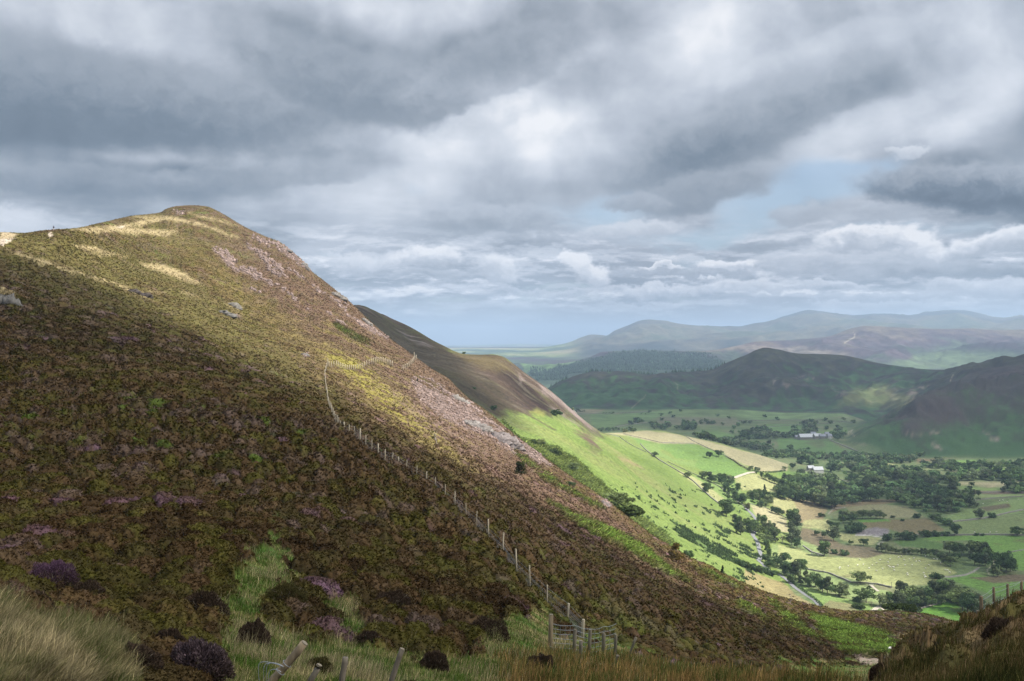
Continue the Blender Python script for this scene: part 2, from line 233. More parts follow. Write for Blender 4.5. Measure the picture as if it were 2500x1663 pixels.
GU = [
 ('N0', [(-1200, 6000)], [(-1200, .8)]),
 ('N1', [(-1200, 2410)], [(-1200, 4)]),
 ('N2', [(-1200, 1650), (0, 1700), (700, 1715), (2000, 1715), (2200, 1700), (3700, 1640)], [(-1200, 8), (0, 9), (400, 11), (700, 15), (1250, 19), (1700, 20), (2000, 17), (2200, 12), (2500, 9), (3700, 7)]),
 ('N3', [(-1200, 1380), (-200, 1480), (0, 1520), (120, 1560), (250, 1600), (400, 1620), (700, 1610), (1000, 1615), (1250, 1620), (1343, 1622), (1500, 1630), (1650, 1642), (1900, 1655), (2050, 1668), (2127, 1663), (2133, 1640), (2180, 1612),
         (2216, 1583), (2252, 1566), (2290, 1557), (2335, 1545), (2353, 1521), (2391, 1512), (2424, 1500), (2454, 1485), (2500, 1464), (3700, 1000)],
        [(-1200, 11), (0, 12), (400, 15), (700, 19), (1000, 23), (1250, 27), (1400, 30), (1900, 30), (2050, 27), (2120, 26), (2200, 25), (2280, 29), (2350, 33), (2500, 37), (3700, 40)]),
 ('N4', [(-1200, 1250), (0, 1440), (250, 1500), (460, 1500), (700, 1520), (1000, 1545), (1250, 1550), (1345, 1570), (1500, 1592), (1650, 1618), (1900, 1664), (2050, 1690), (2200, 1670), (2350, 1650), (2500, 1640), (3700, 1400)],
        [(-1200, 18), (0, 21), (460, 24), (700, 27), (1000, 30), (1250, 36), (1345, 39), (1500, 42), (1650, 50), (1900, 70), (2050, 90), (2200, 80), (2500, 90), (3700, 100)]),
 ('N5', [(-1200, 1100), (-500, 1230), (0, 1300), (460, 1335), (800, 1375), (1100, 1435), (1250, 1455), (1360, 1500), (1500, 1545), (1650, 1575), (1900, 1627), (2050, 1632), (2150, 1620), (2200, 1617), (2350, 1600), (2500, 1590), (3700, 1450)],
        [(-1200, 30), (0, 38), (460, 38), (800, 42), (1100, 48), (1250, 52), (1360, 58), (1500, 70), (1650, 85), (1900, 120), (2050, 160), (2150, 175), (2500, 170), (3700, 180)]),
 ('N6', [(-1200, 900), (-500, 1010), (0, 1100), (460, 1155), (800, 1210), (1100, 1275), (1250, 1335), (1500, 1442), (1650, 1490), (1900, 1565), (2050, 1584), (2150, 1584), (2350, 1575), (2500, 1570), (3700, 1500)],
        [(-1200, 60), (0, 75), (460, 70), (800, 74), (1100, 85), (1250, 90), (1500, 110), (1650, 130), (1900, 170), (2050, 200), (2150, 215), (2500, 230), (3700, 240)]),
 ('N7', [(-1200, 720), (-500, 830), (0, 900), (460, 965), (700, 1010), (830, 1042), (1000, 1115), (1250, 1230), (1500, 1365), (1650, 1422), (1900, 1515), (2050, 1540), (2200, 1542), (2350, 1548), (2500, 1560), (3700, 1560)],
        [(-1200, 120), (0, 140), (460, 130), (830, 128), (1000, 140), (1250, 170), (1500, 200), (1650, 220), (1900, 240), (2050, 260), (2500, 290), (3700, 300)]),
 ('N8', [(-1200, 600), (-500, 650), (0, 710), (350, 795), (600, 880), (800, 935), (1000, 1025), (1250, 1150), (1500, 1290), (1650, 1374), (1900, 1478), (2050, 1512), (2350, 1530), (2500, 1552), (3700, 1600)],
        [(-1200, 230), (0, 240), (350, 260), (600, 270), (800, 290), (1000, 290), (1250, 280), (1500, 280), (1650, 300), (1900, 310), (2350, 340), (3700, 360)]),
 ('N9', [(-1200, 570), (-500, 580), (0, 615), (350, 705), (600, 795), (800, 855), (1000, 950), (1250, 1100), (1500, 1255), (1650, 1354), (1900, 1461), (2050, 1497), (2350, 1523), (2500, 1549), (3700, 1630)],
        [(-1200, 320), (0, 330), (350, 400), (600, 430), (800, 440), (1000, 430), (1250, 390), (1500, 350), (1650, 340), (1900, 345), (3700, 400)]),
 ('S1', S1v, [(-1200, 420), (133, 420), (300, 620), (460, 800), (560, 780), (700, 700), (850, 620), (1020, 560), (1220, 480), (1330, 440), (1500, 400), (1650, 375), (1850, 365), (2350, 385), (3700, 450)]),
 ('H1', [(-1200, 660), (0, 680), (460, 620), (800, 780), (870, 860), (1250, 1125), (1500, 1310), (1800, 1510), (2100, 1590), (3700, 1700)],
        [(-1200, 560), (133, 560), (300, 720), (460, 900), (700, 800), (900, 720), (1250, 560), (1500, 480), (1800, 430), (2100, 460), (3700, 520)]),
 ('B1', [(-1200, 800), (800, 820), (870, 790), (1000, 900), (1100, 962), (1250, 1092), (1400, 1200), (1500, 1265), (1600, 1335), (1700, 1400), (1800, 1450), (1900, 1490), (2000, 1505), (2200, 1500), (3700, 1500)],
        [(-1200, 900), (460, 980), (870, 900), (1000, 800), (1100, 760), (1250, 720), (1400, 680), (1500, 640), (1600, 610), (1800, 600), (1900, 640), (2000, 680), (2200, 709), (3700, 709)]),
 ('B2', [(-1200, 850), (800, 810), (870, 765), (1000, 862), (1110, 915), (1250, 1012), (1400, 1112), (1500, 1190), (1600, 1270), (1700, 1340), (1800, 1400), (1900, 1448), (2000, 1446), (3700, 1446)],
        [(-1200, 1000), (870, 1000), (1110, 900), (1250, 850), (1400, 800), (1500, 780), (1600, 760), (1800, 735), (2000, 771), (3700, 771)]),
 ('B3', [(-1200, 870), (800, 806), (870, 750), (1000, 832), (1110, 882), (1210, 932), (1300, 1000), (1400, 1062), (1500, 1122), (1600, 1200), (1700, 1272), (1800, 1345), (1900, 1372), (2000, 1370), (3700, 1370)],
        [(-1200, 1100), (870, 1100), (1110, 980), (1300, 930), (1600, 910), (1700, 880), (1800, 850), (2000, 880), (3700, 880)]),
 ('B4', [(-1200, 890), (800, 803), (876, 751), (1000, 810), (1111, 867), (1200, 885), (1300, 955), (1400, 1030), (1472, 1078), (1550, 1112), (1600, 1132), (1700, 1172), (1800, 1203), (1900, 1240), (2000, 1254), (3700, 1254)],
        [(-1200, 1200), (870, 1200), (1111, 1030), (1300, 1010), (1400, 1030), (1472, 1080), (1550, 1130), (1700, 1150), (1900, 1115), (3700, 1122)]),
 ('S2', S2v, [(-1200, 1300), (876, 1300), (1000, 1150), (1111, 1080), (1300, 1090), (1400, 1150), (1472, 1250), (1600, 1500), (1700, 1500), (1800, 1480), (1900, 1420), (2000, 1380), (2100, 1330), (3700, 1330)]),
 ('H2', [(-1200, 1000), (1400, 1085), (1472, 1100), (1600, 1093), (1800, 1112), (1900, 1118), (2000, 1126), (3700, 1126)], [(-1200, 1700), (1600, 1750), (1900, 1620), (2000, 1610), (3700, 1610)]),
 ('F1', [(-1200, 1090), (1900, 1081), (2000, 1100), (2062, 1106), (2500, 1118), (3700, 1130)], [(-1200, 1900), (1900, 1900), (2062, 1720), (2500, 1660), (3700, 1600)]),
 ('CR', [(-1200, 1060), (1900, 1047), (2000, 1062), (2062, 1076), (2110, 1046), (2157, 1020), (2192, 1003), (2240, 969), (2276, 955), (2330, 952), (2400, 938), (2500, 922), (3700, 900)],
        [(-1200, 2200), (1900, 2200), (2062, 1900), (2157, 1950), (2240, 2000), (2330, 2150), (2500, 2250), (3700, 2300)]),
 ('F2', [(-1200, 1010), (1340, 994), (1397, 997), (1800, 1000), (1900, 1006), (2050, 1008), (2100, 1022), (2157, 1046), (2200, 1020), (2240, 988), (2300, 966), (2400, 928), (2500, 908), (3700, 880)],
        [(-1200, 2900), (1800, 2850), (2050, 2700), (2160, 2450), (2300, 2500), (2500, 2450), (3700, 2450)]),
 ('M4', [(-1200, 990), (1342, 976), (1450, 952), (1700, 955), (1868, 935), (1980, 945), (2053, 950), (2142, 966), (2225, 960), (2300, 932), (2400, 908), (2500, 892), (3700, 860)],
        [(-1200, 3150), (2053, 3100), (2225, 2950), (2400, 2750), (2500, 2650), (3700, 2650)]),
 ('S4', S4v, [(-1200, 3700), (2000, 3600), (2216, 3400), (2400, 3200), (2500, 3000), (3700, 3000)]),
 ('H4', [(-1200, 1000), (1342, 975), (1868, 930), (2500, 930), (3700, 900)], [(-1200, 4400)]),
 ('G5', [(-1200, 925), (1290, 918), (1500, 905), (1868, 900), (2500, 905), (3700, 880)], [(-1200, 5400)]),
 ('M5', [(-1200, 905), (1290, 905), (1400, 897), (1500, 880), (1724, 882), (1868, 872), (2053, 860), (2180, 855), (2260, 872), (2400, 850), (2500, 845), (3700, 840)], [(-1200, 6000), (2053, 6600), (3700, 6700)]),
 ('S5', S5v, [(-1200, 6700), (1724, 6900), (2053, 7900), (3700, 8000)]),
 ('P6', [(-1200, 872), (1300, 871), (1450, 872), (1700, 868), (2500, 840), (3700, 830)], [(-1200, 9000), (3700, 9600)]),
 ('G6', [(-1200, 858), (1200, 858), (1300, 860), (1400, 851), (1450, 842), (1500, 838), (1564, 826), (1620, 832), (1700, 836), (1800, 826), (1900, 815), (2000, 800), (2100, 805), (2250, 800), (2330, 798), (2500, 806), (3700, 800)], [(-1200, 11000)]),
 ('S6', S6v, [(-1200, 13500), (1590, 13500), (1800, 14500), (2000, 15500), (3700, 16000)]),
 ('P7', [(-1200, 846), (1300, 846), (1450, 850), (2500, 830), (3700, 830)], [(-1200, 22000)]),
 ('P8', [(-1200, 843), (1000, 843.4), (1100, 842.5), (1180, 841), (1234, 840), (1278, 839), (1340, 840.3), (1500, 842), (3700, 842)], [(-1200, 32000)]),
]
GN = [g[0] for g in GU]; GI = {n: i for i, n in enumerate(GN)}; K = len(GU)
ROWS = {'N0': 10, 'N1': 26, 'N2': 46, 'N3': 56, 'N4': 76, 'N5': 90, 'N6': 92, 'N7': 76, 'N8': 62, 'N9': 60, 'S1': 6, 'H1': 10, 'B1': 40, 'B2': 42, 'B3': 44, 'B4': 36, 'S2': 8,
        'H2': 16, 'F1': 26, 'CR': 34, 'F2': 46, 'M4': 50, 'S4': 4, 'H4': 4, 'G5': 24, 'M5': 46, 'S5': 8, 'P6': 20, 'G6': 46, 'S6': 5, 'P7': 5}
NIN = 880
uin = np.linspace(-70, 2570, NIN)
U = np.concatenate([-70-(np.linspace(0, 1, 46)[1:]**1.5*1130)[::-1], uin, 2570+np.linspace(0, 1, 46)[1:]**1.5*1130])
NC = len(U)
GV = np.array([pch([p[0] for p in g[1]]+([3701] if len(g[1]) == 1 else []), [p[1] for p in g[1]]+([g[1][0][1]] if len(g[1]) == 1 else []), U) for g in GU])
GD = np.array([pch([p[0] for p in g[2]]+([3701] if len(g[2]) == 1 else []), np.log([p[1] for p in g[2]]+([g[2][0][1]] if len(g[2]) == 1 else [])), U) for g in GU])
for i in range(1, K): GD[i] = np.maximum(GD[i], GD[i-1]+.03)
# monotone cubic along each bearing
h = np.diff(GD, axis=0); dl = np.diff(GV, axis=0)/h; M = np.zeros_like(GV)
ok = dl[:-1]*dl[1:] > 0
M[1:-1] = np.where(ok, 2*dl[:-1]*dl[1:]/np.where(ok, dl[:-1]+dl[1:], 1), 0)
M[0] = dl[0]; M[-1] = dl[-1]
VV, LD, SG = [], [], []
for k in range(K-1):
    n = ROWS[GN[k]]; ts = np.arange(n)/n
    if k == K-2: ts = np.append(ts, 1.)
    for t in ts:
        t2 = t*t; t3 = t2*t
        VV.append((2*t3-3*t2+1)*GV[k]+(t3-2*t2+t)*h[k]*M[k]+(-2*t3+3*t2)*GV[k+1]+(t3-t2)*h[k]*M[k+1])
        LD.append(GD[k]+t*h[k]); SG.append(k+t)
VV = np.array(VV); DD = np.exp(np.array(LD)); SG = np.array(SG); NR = len(SG)
# make the evenly stepped rows follow the steps of the eye: fine
YY = DD; XX = (U[None, :]-CU)/F*DD; ZZ = (CV-VV)*DD/F
SGm = np.repeat(SG[:, None], NC, 1)
def seg(a, b): return (SGm >= GI[a]) & (SGm < GI[b])
def bell(a, b):
    t = np.clip((SGm-GI[a])/(GI[b]-GI[a]), 0, 1); return np.sin(np.pi*t)
near = SGm <= GI['S1']
UU = np.repeat(U[None, :], NR, 0)
def ridged(x, y, s, o=4):
    r = 0; a = 1; n = 0
    for i in range(o):
        r = r+a*(1-2*np.abs(pn(x*2**i, y*2**i, s+i))); n += a; a *= .55
    return r/n-.4
# relief
dz = np.zeros_like(ZZ)
w0 = near*sstep(8, 40, YY)
edge = np.clip((GI['S1']-SGm)/.5, 0.12, 1)
dz += w0*edge*(fbm(XX/60, YY/90, 3, 3)*2.2*sstep(60, 300, YY)+fbm(XX/14, YY/22, 9, 3)*.55*sstep(25, 120, YY))
cc = 1.25
f1, f2, idm = worley(XX/cc, YY/(cc*1.5), 21)
g1, g2, idg = worley(XX/2.9, YY/4.4, 33)
HMASKZ = sstep(10, 16, YY)*(1-sstep(90, 170, YY))
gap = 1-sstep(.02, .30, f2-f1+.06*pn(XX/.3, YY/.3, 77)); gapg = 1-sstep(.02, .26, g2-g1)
k1, k2, _k = worley(XX/.42, YY/.5, 87)
moundH = near*HMASKZ*(.62*sstep(0, .62, f2-f1)**.55-.34+.13*sstep(0, .6, k2-k1)*(1-sstep(35, 70, YY)))+near*sstep(40, 90, YY)*(1-sstep(330, 520, YY))*edge*(1.15*sstep(0, .6, g2-g1)**.6-.6)
tn = fbm(XX/.35, YY/.35, 51, 2)*.07*near*(1-sstep(25, 60, YY))
# folds, gullies and crags on the other hills
b1 = bell('H1', 'S2')*(UU < 1800)
dz += b1*sstep(800, 1300, VV*0+1800-UU)*0+b1*(fbm(XX/160, YY/160, 61, 3)*10+ridged(XX/95, YY/40, 62, 3)*4.2)*(1-sstep(1500, 1750, UU))
dz += seg('B1', 'F2')*sstep(1750, 2000, UU)*(UU < 3700)*(fbm(XX/240, YY/240, 63, 3)*3.0)
flatv = seg('F1', 'F2')*(UU < 2050)
dz += flatv*fbm(XX/300, YY/300, 64, 3)*5
b4 = bell('F2', 'S4')
dz += b4*(ridged(XX/380, YY/600, 71)*52+ridged(XX/120, YY/170, 75, 3)*15)
bc = bell('F1', 'F2')*sstep(2080, 2180, UU)
dz += bc*(ridged(XX/240, YY/300, 76)*34+ridged(XX/60, YY/80, 78, 3)*11)
b5 = bell('G5', 'S5')
dz += b5*(ridged(XX/900, YY/1300, 81)*85+ridged(XX/220, YY/300, 83, 3)*20)
b6 = bell('P6', 'S6')*sstep(1330, 1480, UU)
dz += b6*(ridged(XX/1700, YY/2600, 91, 4)*170)
# eroded river bank and terrace steps in the valley
ZS = ZZ+dz                                   # smooth ground, for standing things on
dHeath = moundH+tn
# polygons traced over the land, in bearing (u) and elevation (v) of the land's own surface
def crop(ox, oy, s):
    return lambda pts: [(ox+x/s, oy+y/s) for x, y in pts]
c1 = crop(0, 450, 2.7706); c2 = crop(750, 750, 2.7706); c3 = crop(0, 1097, 2.7706); c8 = crop(550, 1197, 3.364); c5 = crop(1150, 1197, 3.364)
c6 = crop(1800, 1197, 3.364); c7 = crop(1100, 720, 3.364); cb = crop(1800, 720, 3.364); cf = crop(1400, 1000, 3.92); cv = crop(1900, 1050, 3.92)
ZN = {0: ('N0', 'S1'), 1: ('S1', 'S2'), 2: ('S2', 'F2'), 3: ('CR', 'S4'), 4: ('S4', 'S5'), 5: ('S5', 'P8'), 6: ('F1', 'F2'), 12: ('S1', 'F2'), 23: ('S2', 'S4')}
VS = CV-ZS/DD*F
wu = fbm(XX/DD*28, np.log(DD)*22, 101, 4); wv = fbm(XX/DD*28+50, np.log(DD)*22, 107, 4)
wu2 = fbm(XX/DD*120, np.log(DD)*90, 111, 3); wv2 = fbm(XX/DD*120+50, np.log(DD)*90, 117, 3)
def mask(poly, zone, soft=3., warp=6.):
    p = np.array(poly, float); out = np.zeros_like(ZZ)
    z = seg(*ZN[zone])
    pad = warp*2+soft
    ci = np.where((U > p[:, 0].min()-pad) & (U < p[:, 0].max()+pad))[0]
    if not len(ci): return out
    a, b = ci[0], ci[-1]+1
    s = z[:, a:b] & (VS[:, a:b] > p[:, 1].min()-pad) & (VS[:, a:b] < p[:, 1].max()+pad)
    r, c = np.where(s); c = c+a
    if not len(r): return out
    x = U[c]+(wu[r, c]+.5*wu2[r, c])*warp*2; y = VS[r, c]+(wv[r, c]+.5*wv2[r, c])*warp*1.4
    ins = np.zeros(len(r), bool); dm = np.full(len(r), 1e9)
    for i in range(len(p)):
        x1, y1 = p[i]; x2, y2 = p[(i+1) % len(p)]
        if y1 != y2:
            ins ^= ((y1 > y) != (y2 > y)) & (x < (x2-x1)*(y-y1)/(y2-y1)+x1)
        dx, dy = x2-x1, y2-y1; t = np.clip(((x-x1)*dx+(y-y1)*dy)/(dx*dx+dy*dy+1e-9), 0, 1)
        dm = np.minimum(dm, np.hypot(x-x1-t*dx, y-y1-t*dy))
    out[r, c] = np.clip(.5+np.where(ins, dm, -dm)/(soft*2), 0, 1)
    return out
def line(pts, zone, w, warp=1.5):
    p = np.array(pts, float); out = np.zeros_like(ZZ); z = seg(*ZN[zone]); pad = w*2+warp*2
    ci = np.where((U > p[:, 0].min()-pad) & (U < p[:, 0].max()+pad))[0]
    if not len(ci): return out
    a, b = ci[0], ci[-1]+1
    s = z[:, a:b] & (VS[:, a:b] > p[:, 1].min()-pad) & (VS[:, a:b] < p[:, 1].max()+pad)
    r, c = np.where(s); c = c+a
    if not len(r): return out
    x = U[c]+wu[r, c]*warp*2; y = VS[r, c]+wv[r, c]*warp*2; dm = np.full(len(r), 1e9)
    for i in range(len(p)-1):
        x1, y1 = p[i]; x2, y2 = p[i+1]; dx, dy = x2-x1, y2-y1
        t = np.clip(((x-x1)*dx+(y-y1)*dy)/(dx*dx+dy*dy+1e-9), 0, 1)
        dm = np.minimum(dm, np.hypot(x-x1-t*dx, y-y1-t*dy))
    out[r, c] = np.clip(1.5-dm/w, 0, 1); return out
def P(u, v, zone=0, off=0.):
    """point of the land seen at bearing u, elevation v"""
    r0, r1 = [int(np.searchsorted(SG, GI[n])) for n in ZN[zone]]
    r1 = min(r1+1, NR)
    c = int(np.clip(np.searchsorted(U, u), 1, NC-1)); t = (u-U[c-1])/(U[c]-U[c-1])
    col = VS[r0:r1, c-1]*(1-t)+VS[r0:r1, c]*t; d = DD[r0:r1, c-1]*(1-t)+DD[r0:r1, c]*t
    k = np.where(col <= v)[0]
    if len(k) == 0: i = int(np.argmin(col)); dd = d[i]; vv = col[i]
    elif k[0] == 0: dd = d[0]; vv = col[0]
    else:
        i = k[0]; q = (col[i-1]-v)/(col[i-1]-col[i]+1e-9); dd = d[i-1]+(d[i]-d[i-1])*q; vv = v
    return ((u-CU)/F*dd, dd, (CV-vv)*dd/F+off)
def Hxy(x, y):
    """height of the smooth ground below (x, y)"""
    u = CU+F*x/y; c = int(np.clip(np.searchsorted(U, u), 1, NC-1)); t = min(max((u-U[c-1])/(U[c]-U[c-1]), 0), 1)
    return float(np.interp(y, DD[:, c-1], ZS[:, c-1])*(1-t)+np.interp(y, DD[:, c], ZS[:, c])*t)
# ================================================================ ground cover colours (albedo)
COL = np.zeros(ZZ.shape+(3,)); COL[:] = (.10, .14, .045)
def lay(m, c, k=1.):
    m = np.clip(m*k, 0, 1)
    COL[:] = COL*(1-m[..., None])+np.array(c)*m[..., None]
def pal(t, stops):
    ts = [s[0] for s in stops]
    return np.stack([np.interp(t, ts, [s[1][i] for s in stops]) for i in range(3)], -1)
# --- heather moor of the main hill
n40 = fbm(XX/120, YY/70, 201, 4); n9 = fbm(XX/26, YY/13, 205, 4); n2 = fbm(XX/5.5, YY/3., 209, 3); n05 = fbm(XX/1.1, YY/.9, 213, 3)
w3, _, id3 = worley(XX/7.5, YY/5., 41)
fn = 1-sstep(60, 190, YY); fm = (1-fn)*(1-sstep(250, 600, YY)); ff = 1-fn-fm
idc = fn*idm+fm*idg+ff*id3
fine = fn*n05*.5+(1-fn)*n2*.8
dark, brown, olive, green, mauve, purple = (.042, .026, .012), (.070, .043, .020), (.068, .062, .013), (.056, .078, .014), (.086, .060, .048), (.14, .07, .135)
t = np.clip(.44+(idc-.5)*.55+n40*.42+n9*.45+fine*.3, 0, 1)
HE = pal(t, [(0, dark), (.16, brown), (.3, (.058, .045, .018)), (.42, olive), (.54, brown), (.66, (.080, .053, .028)), (.77, mauve), (.83, (.07, .055, .018)), (.93, green), (1, green)])
_, _, idp = worley(XX/1.5, YY/2.4, 93); rg = fbm(XX/14, YY/14, 221, 3)
pp = sstep(.93, .97, fn*idm+(1-fn)*idg+rg*.16)*(.55+.6*n05)*np.clip(.6+rg*2, 0, 1)*.8*(1-ff*.8)
pp = np.clip(pp, 0, 1)*.75
HE = HE*(1-pp[..., None])+np.array(purple)*pp[..., None]*(1 if 1 else 0)
GAPS = np.clip(gap*fn*HMASKZ+gapg*fm*.8, 0, 1); HE = HE*(1-.72*GAPS)[..., None]*np.exp((idc-.5)*.36+.5*fm*(n2)+.3*fn*n05)[..., None]  # gaps darkened in the colour: woody litter plus painted crevice shade
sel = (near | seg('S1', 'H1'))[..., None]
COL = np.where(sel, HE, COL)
COL[near] *= (.80+.42*sstep(180, 420, YY))[near][:, None]  # sunlit band put into the colour: moor lighter far off, darker near
# regional drift of the moor: yellow-green on the crown, rusty mauve on the right-hand slope
def soft(u, v, ru, rv, rot=0):
    a = math.radians(rot); x = (UU-u); y = (VS-v)
    return near*np.exp(-(((x*math.cos(a)+y*math.sin(a))/ru)**2+((-x*math.sin(a)+y*math.cos(a))/rv)**2))
nn = .55+.9*n9+.5*n2
ol = soft(300, 700, 420, 70, 20)+soft(150, 620, 220, 50, 10)+soft(470, 590, 200, 50, 15)*.8+soft(600, 830, 260, 40, 33)
lay(np.clip(ol, 0, 1)*np.clip(nn+.1, 0, 1), (.10, .086, .030), .85)
lay(soft(700, 800, 330, 35, 38)*np.clip(nn, 0, 1), (.15, .12, .035), .9)
ma = soft(880, 830, 300, 90, 38)+soft(1050, 1010, 330, 80, 38)*1.2+soft(1400, 1230, 330, 45, 36)+soft(700, 690, 160, 50, 40)*.7
lay(np.clip(ma, 0, 1)*np.clip(nn+.25, 0, 1), (.115, .072, .052), .85)
lay(np.clip(soft(950, 950, 260, 60, 40), 0, 1)*sstep(.05, .35, n9+n2*.5), (.17, .15, .03), .9)
lay(np.clip(soft(900, 930, 90, 25, 40)+soft(1000, 1030, 160, 22, 38)+soft(860, 900, 80, 16, 30), 0, 1)*sstep(-.25, .2, n2+n9), (.19, .165, .04))
lay(np.clip(soft(1080, 1030, 170, 60, 38), 0, 1)*sstep(-.1, .3, n9-n2), (.17, .115, .10), .8)
lay(np.clip(soft(1500, 1560, 400, 60, 25)+soft(1400, 1520, 130, 30, 20), 0, 1)*sstep(-.05, .25, n9+.4*n2), (.07, .085, .018), .7)
straw, pale = (.27, .215, .115), (.30, .24, .15)
for p, k in ((c1([(470, 300), (700, 288), (860, 270), (1000, 235), (1110, 240), (940, 290), (820, 300), (1200, 310), (1130, 350), (900, 340), (760, 320), (650, 330)]), .85),
          (c1([(900, 212), (1150, 220), (1350, 260), (1600, 350), (1620, 370), (1400, 300), (1250, 270), (1050, 240), (950, 230)]), .85),
          (c1([(1280, 195), (1450, 225), (1620, 285), (1480, 255)]), .8), (c1([(500, 405), (650, 425), (870, 495), (700, 470), (560, 440)]), .8),
          (c1([(580, 470), (720, 480), (700, 495)]), .6),
          (c1([(950, 530), (1120, 555), (1250, 600), (1370, 680), (1250, 650), (1150, 610), (1000, 560)]), .95), (c1([(1210, 725), (1360, 760), (1260, 750)]), .9),
          (c1([(1510, 790), (1640, 830), (1600, 840)]), 1), (c1([(0, 700), (100, 735), (110, 755), (0, 740)]), .9), (c3([(1930, 20), (2100, 30), (2080, 60)]), .3),
          (c1([(30, 440), (200, 480), (500, 580), (800, 670), (980, 740), (1060, 810), (960, 760), (780, 690), (480, 600), (180, 505)]), .75), (c1([(980, 715), (1130, 740), (1060, 750)]), .6),
          (c2([(1280, 930), (1300, 960), (1290, 990)]), .3)):
    lay(mask(p, 0, 3.5, 5)*(.45+.75*sstep(-.35, .15, n2+.5*n9)), straw, k*1.1)
lay(mask([(0, 560), (45, 572), (0, 600)], 0, 2, 3), pale)
for p in (c1([(0, 375), (60, 370), (110, 365), (40, 405), (0, 425)]), c1([(325, 335), (345, 320), (362, 350), (340, 362)]), c1([(780, 292), (850, 278), (830, 296)])): lay(mask(p, 0, 1.5, 1), (.36, .30, .235))
scree = (.20, .143, .122); SCR = np.zeros_like(ZZ)
for p in (c1([(1385, 395), (1590, 510), (1600, 560), (1700, 600), (1860, 690), (1750, 660), (1560, 580), (1500, 500)]), c1([(1640, 400), (1780, 460), (1900, 560), (1930, 640), (1830, 600), (1760, 500)]),
          c1([(1690, 355), (1850, 390), (1830, 430), (1750, 390)]), c1([(1820, 375), (1900, 390), (2090, 570), (2000, 540), (1880, 450)]), c1([(1670, 570), (1900, 700), (2080, 850), (1880, 720)]), c1([(1170, 190), (1240, 195), (1190, 212)]),
          c1([(1660, 690), (1780, 750), (1700, 710)]), c1([(1930, 560), (2080, 640), (2000, 620)]), c1([(2210, 740), (2355, 830), (2355, 860), (2240, 780)]), c1([(2200, 860), (2350, 960), (2280, 930)]), c1([(2110, 680), (2180, 730), (2130, 720)]),
          c2([(700, 470), (800, 470), (950, 560), (1100, 650), (1250, 760), (1400, 900), (1400, 1000), (1250, 900), (1100, 830), (900, 750), (760, 620)]), c2([(1400, 880), (1500, 950), (1650, 1090), (1530, 1040), (1430, 960)]),
          c2([(250, 20), (420, 130), (540, 210), (430, 170), (330, 100)]), c2([(1960, 1290), (2050, 1330), (2030, 1370)]), c1([(1490, 860), (1640, 900), (1650, 915), (1520, 880)]), c1([(2030, 1140), (2080, 1160), (2060, 1175)])):
    SCR = np.maximum(SCR, mask(p, 0, 4, 7))
SCR *= sstep(-.22, .22, n2+n9*.6)
lay(SCR, scree, .75); 
gb = (.12, .178, .034); BRK = np.zeros_like(ZZ)
for p in (c2([(1390, 960), (1500, 1040), (1650, 1150), (1800, 1250), (2000, 1365), (1900, 1335), (1600, 1165), (1450, 1040)]),
          c5([(620, 90), (800, 180), (1000, 270), (1250, 380), (1450, 500), (1600, 640), (1780, 755), (1600, 690), (1400, 570), (1200, 460), (950, 330), (760, 215)]),
          c2([(180, 110), (300, 170), (430, 250), (330, 215), (220, 150)]), c6([(0, 890), (60, 940), (230, 1070), (130, 1020), (0, 950)]), c5([(1860, 660), (1990, 690), (2200, 800), (2080, 760)]),
          c6([(590, 1010), (760, 1050), (900, 1100), (1150, 1170), (1250, 1200), (1390, 1250), (1340, 1310), (1270, 1370), (880, 1340), (780, 1280), (680, 1160)]),
          c6([(330, 1100), (400, 1130), (380, 1150)]), c5([(1280, 30), (1300, 40), (1340, 60)]), c6([(250, 900), (420, 1040), (650, 1230), (600, 1230), (400, 1080)])):
    BRK = np.maximum(BRK, mask(p, 0, 6, 6))
BRK *= sstep(-.38, .12, n9+n2*.9)
lay(BRK, gb)
lay(mask(c6([(930, 1365), (1250, 1390), (1275, 1430), (1100, 1450), (1000, 1405)]), 0, 3, 3), (.33, .26, .20), .95)
lay(mask(c6([(1270, 1190), (1420, 1180), (1500, 1210), (1380, 1260), (1330, 1230)]), 0, 3, 5), (.24, .19, .10), .7)
# grassy ground among the heather in the foreground
GRS = np.zeros_like(ZZ)
for p in (c3([(-600, 930), (0, 1020), (100, 1060), (200, 1200), (430, 1150), (700, 1260), (900, 1330), (900, 1600), (-600, 1700)]), c3([(1870, 480), (1900, 640), (1960, 780), (1900, 1000), (1700, 1060), (1560, 1150), (1540, 1260), (1450, 1200), (1500, 1090), (1650, 950), (1700, 700), (1850, 640)]),
          c8([(0, 1040), (60, 800), (200, 560), (400, 560), (500, 650), (430, 830), (300, 900), (200, 1000), (450, 1180), (650, 1230), (800, 1290), (1000, 1290), (1500, 1340), (1600, 1420), (2355, 1380), (2355, 1700), (0, 1700)]),
          c8([(850, 880), (1050, 950), (1150, 1150), (1000, 1200), (930, 1100)]), c5([(200, 1080), (620, 1000), (700, 1180), (1000, 1230), (1300, 1280), (1700, 1460), (2400, 1540), (2600, 1700), (0, 1700), (0, 1400)]),
          c6([(950, 1420), (1270, 1440), (1150, 1700), (600, 1700), (300, 1420)])):
    GRS = np.maximum(GRS, mask(p, 0, 16, 24))
gn = fbm(XX/2.6, YY/2.6, 231, 3)
MND = near*seg('N0', 'N4')*sstep(2095, 2150, UU)            # the mound on the right
HEA = 1-np.clip(sstep(.36, .72, GRS+gn*.6+.05)*(GRS > .02), 0, 1)
GC = pal(np.clip(.5+fbm(XX/4, YY/3, 235, 3)*1.1, 0, 1), [(0, (.05, .10, .018)), (.45, (.085, .13, .028)), (.7, (.15, .14, .05)), (1, (.22, .17, .08))])
gm = ((1-HEA)*(1-MND))[..., None]
COL = COL*(1-gm)+GC*gm
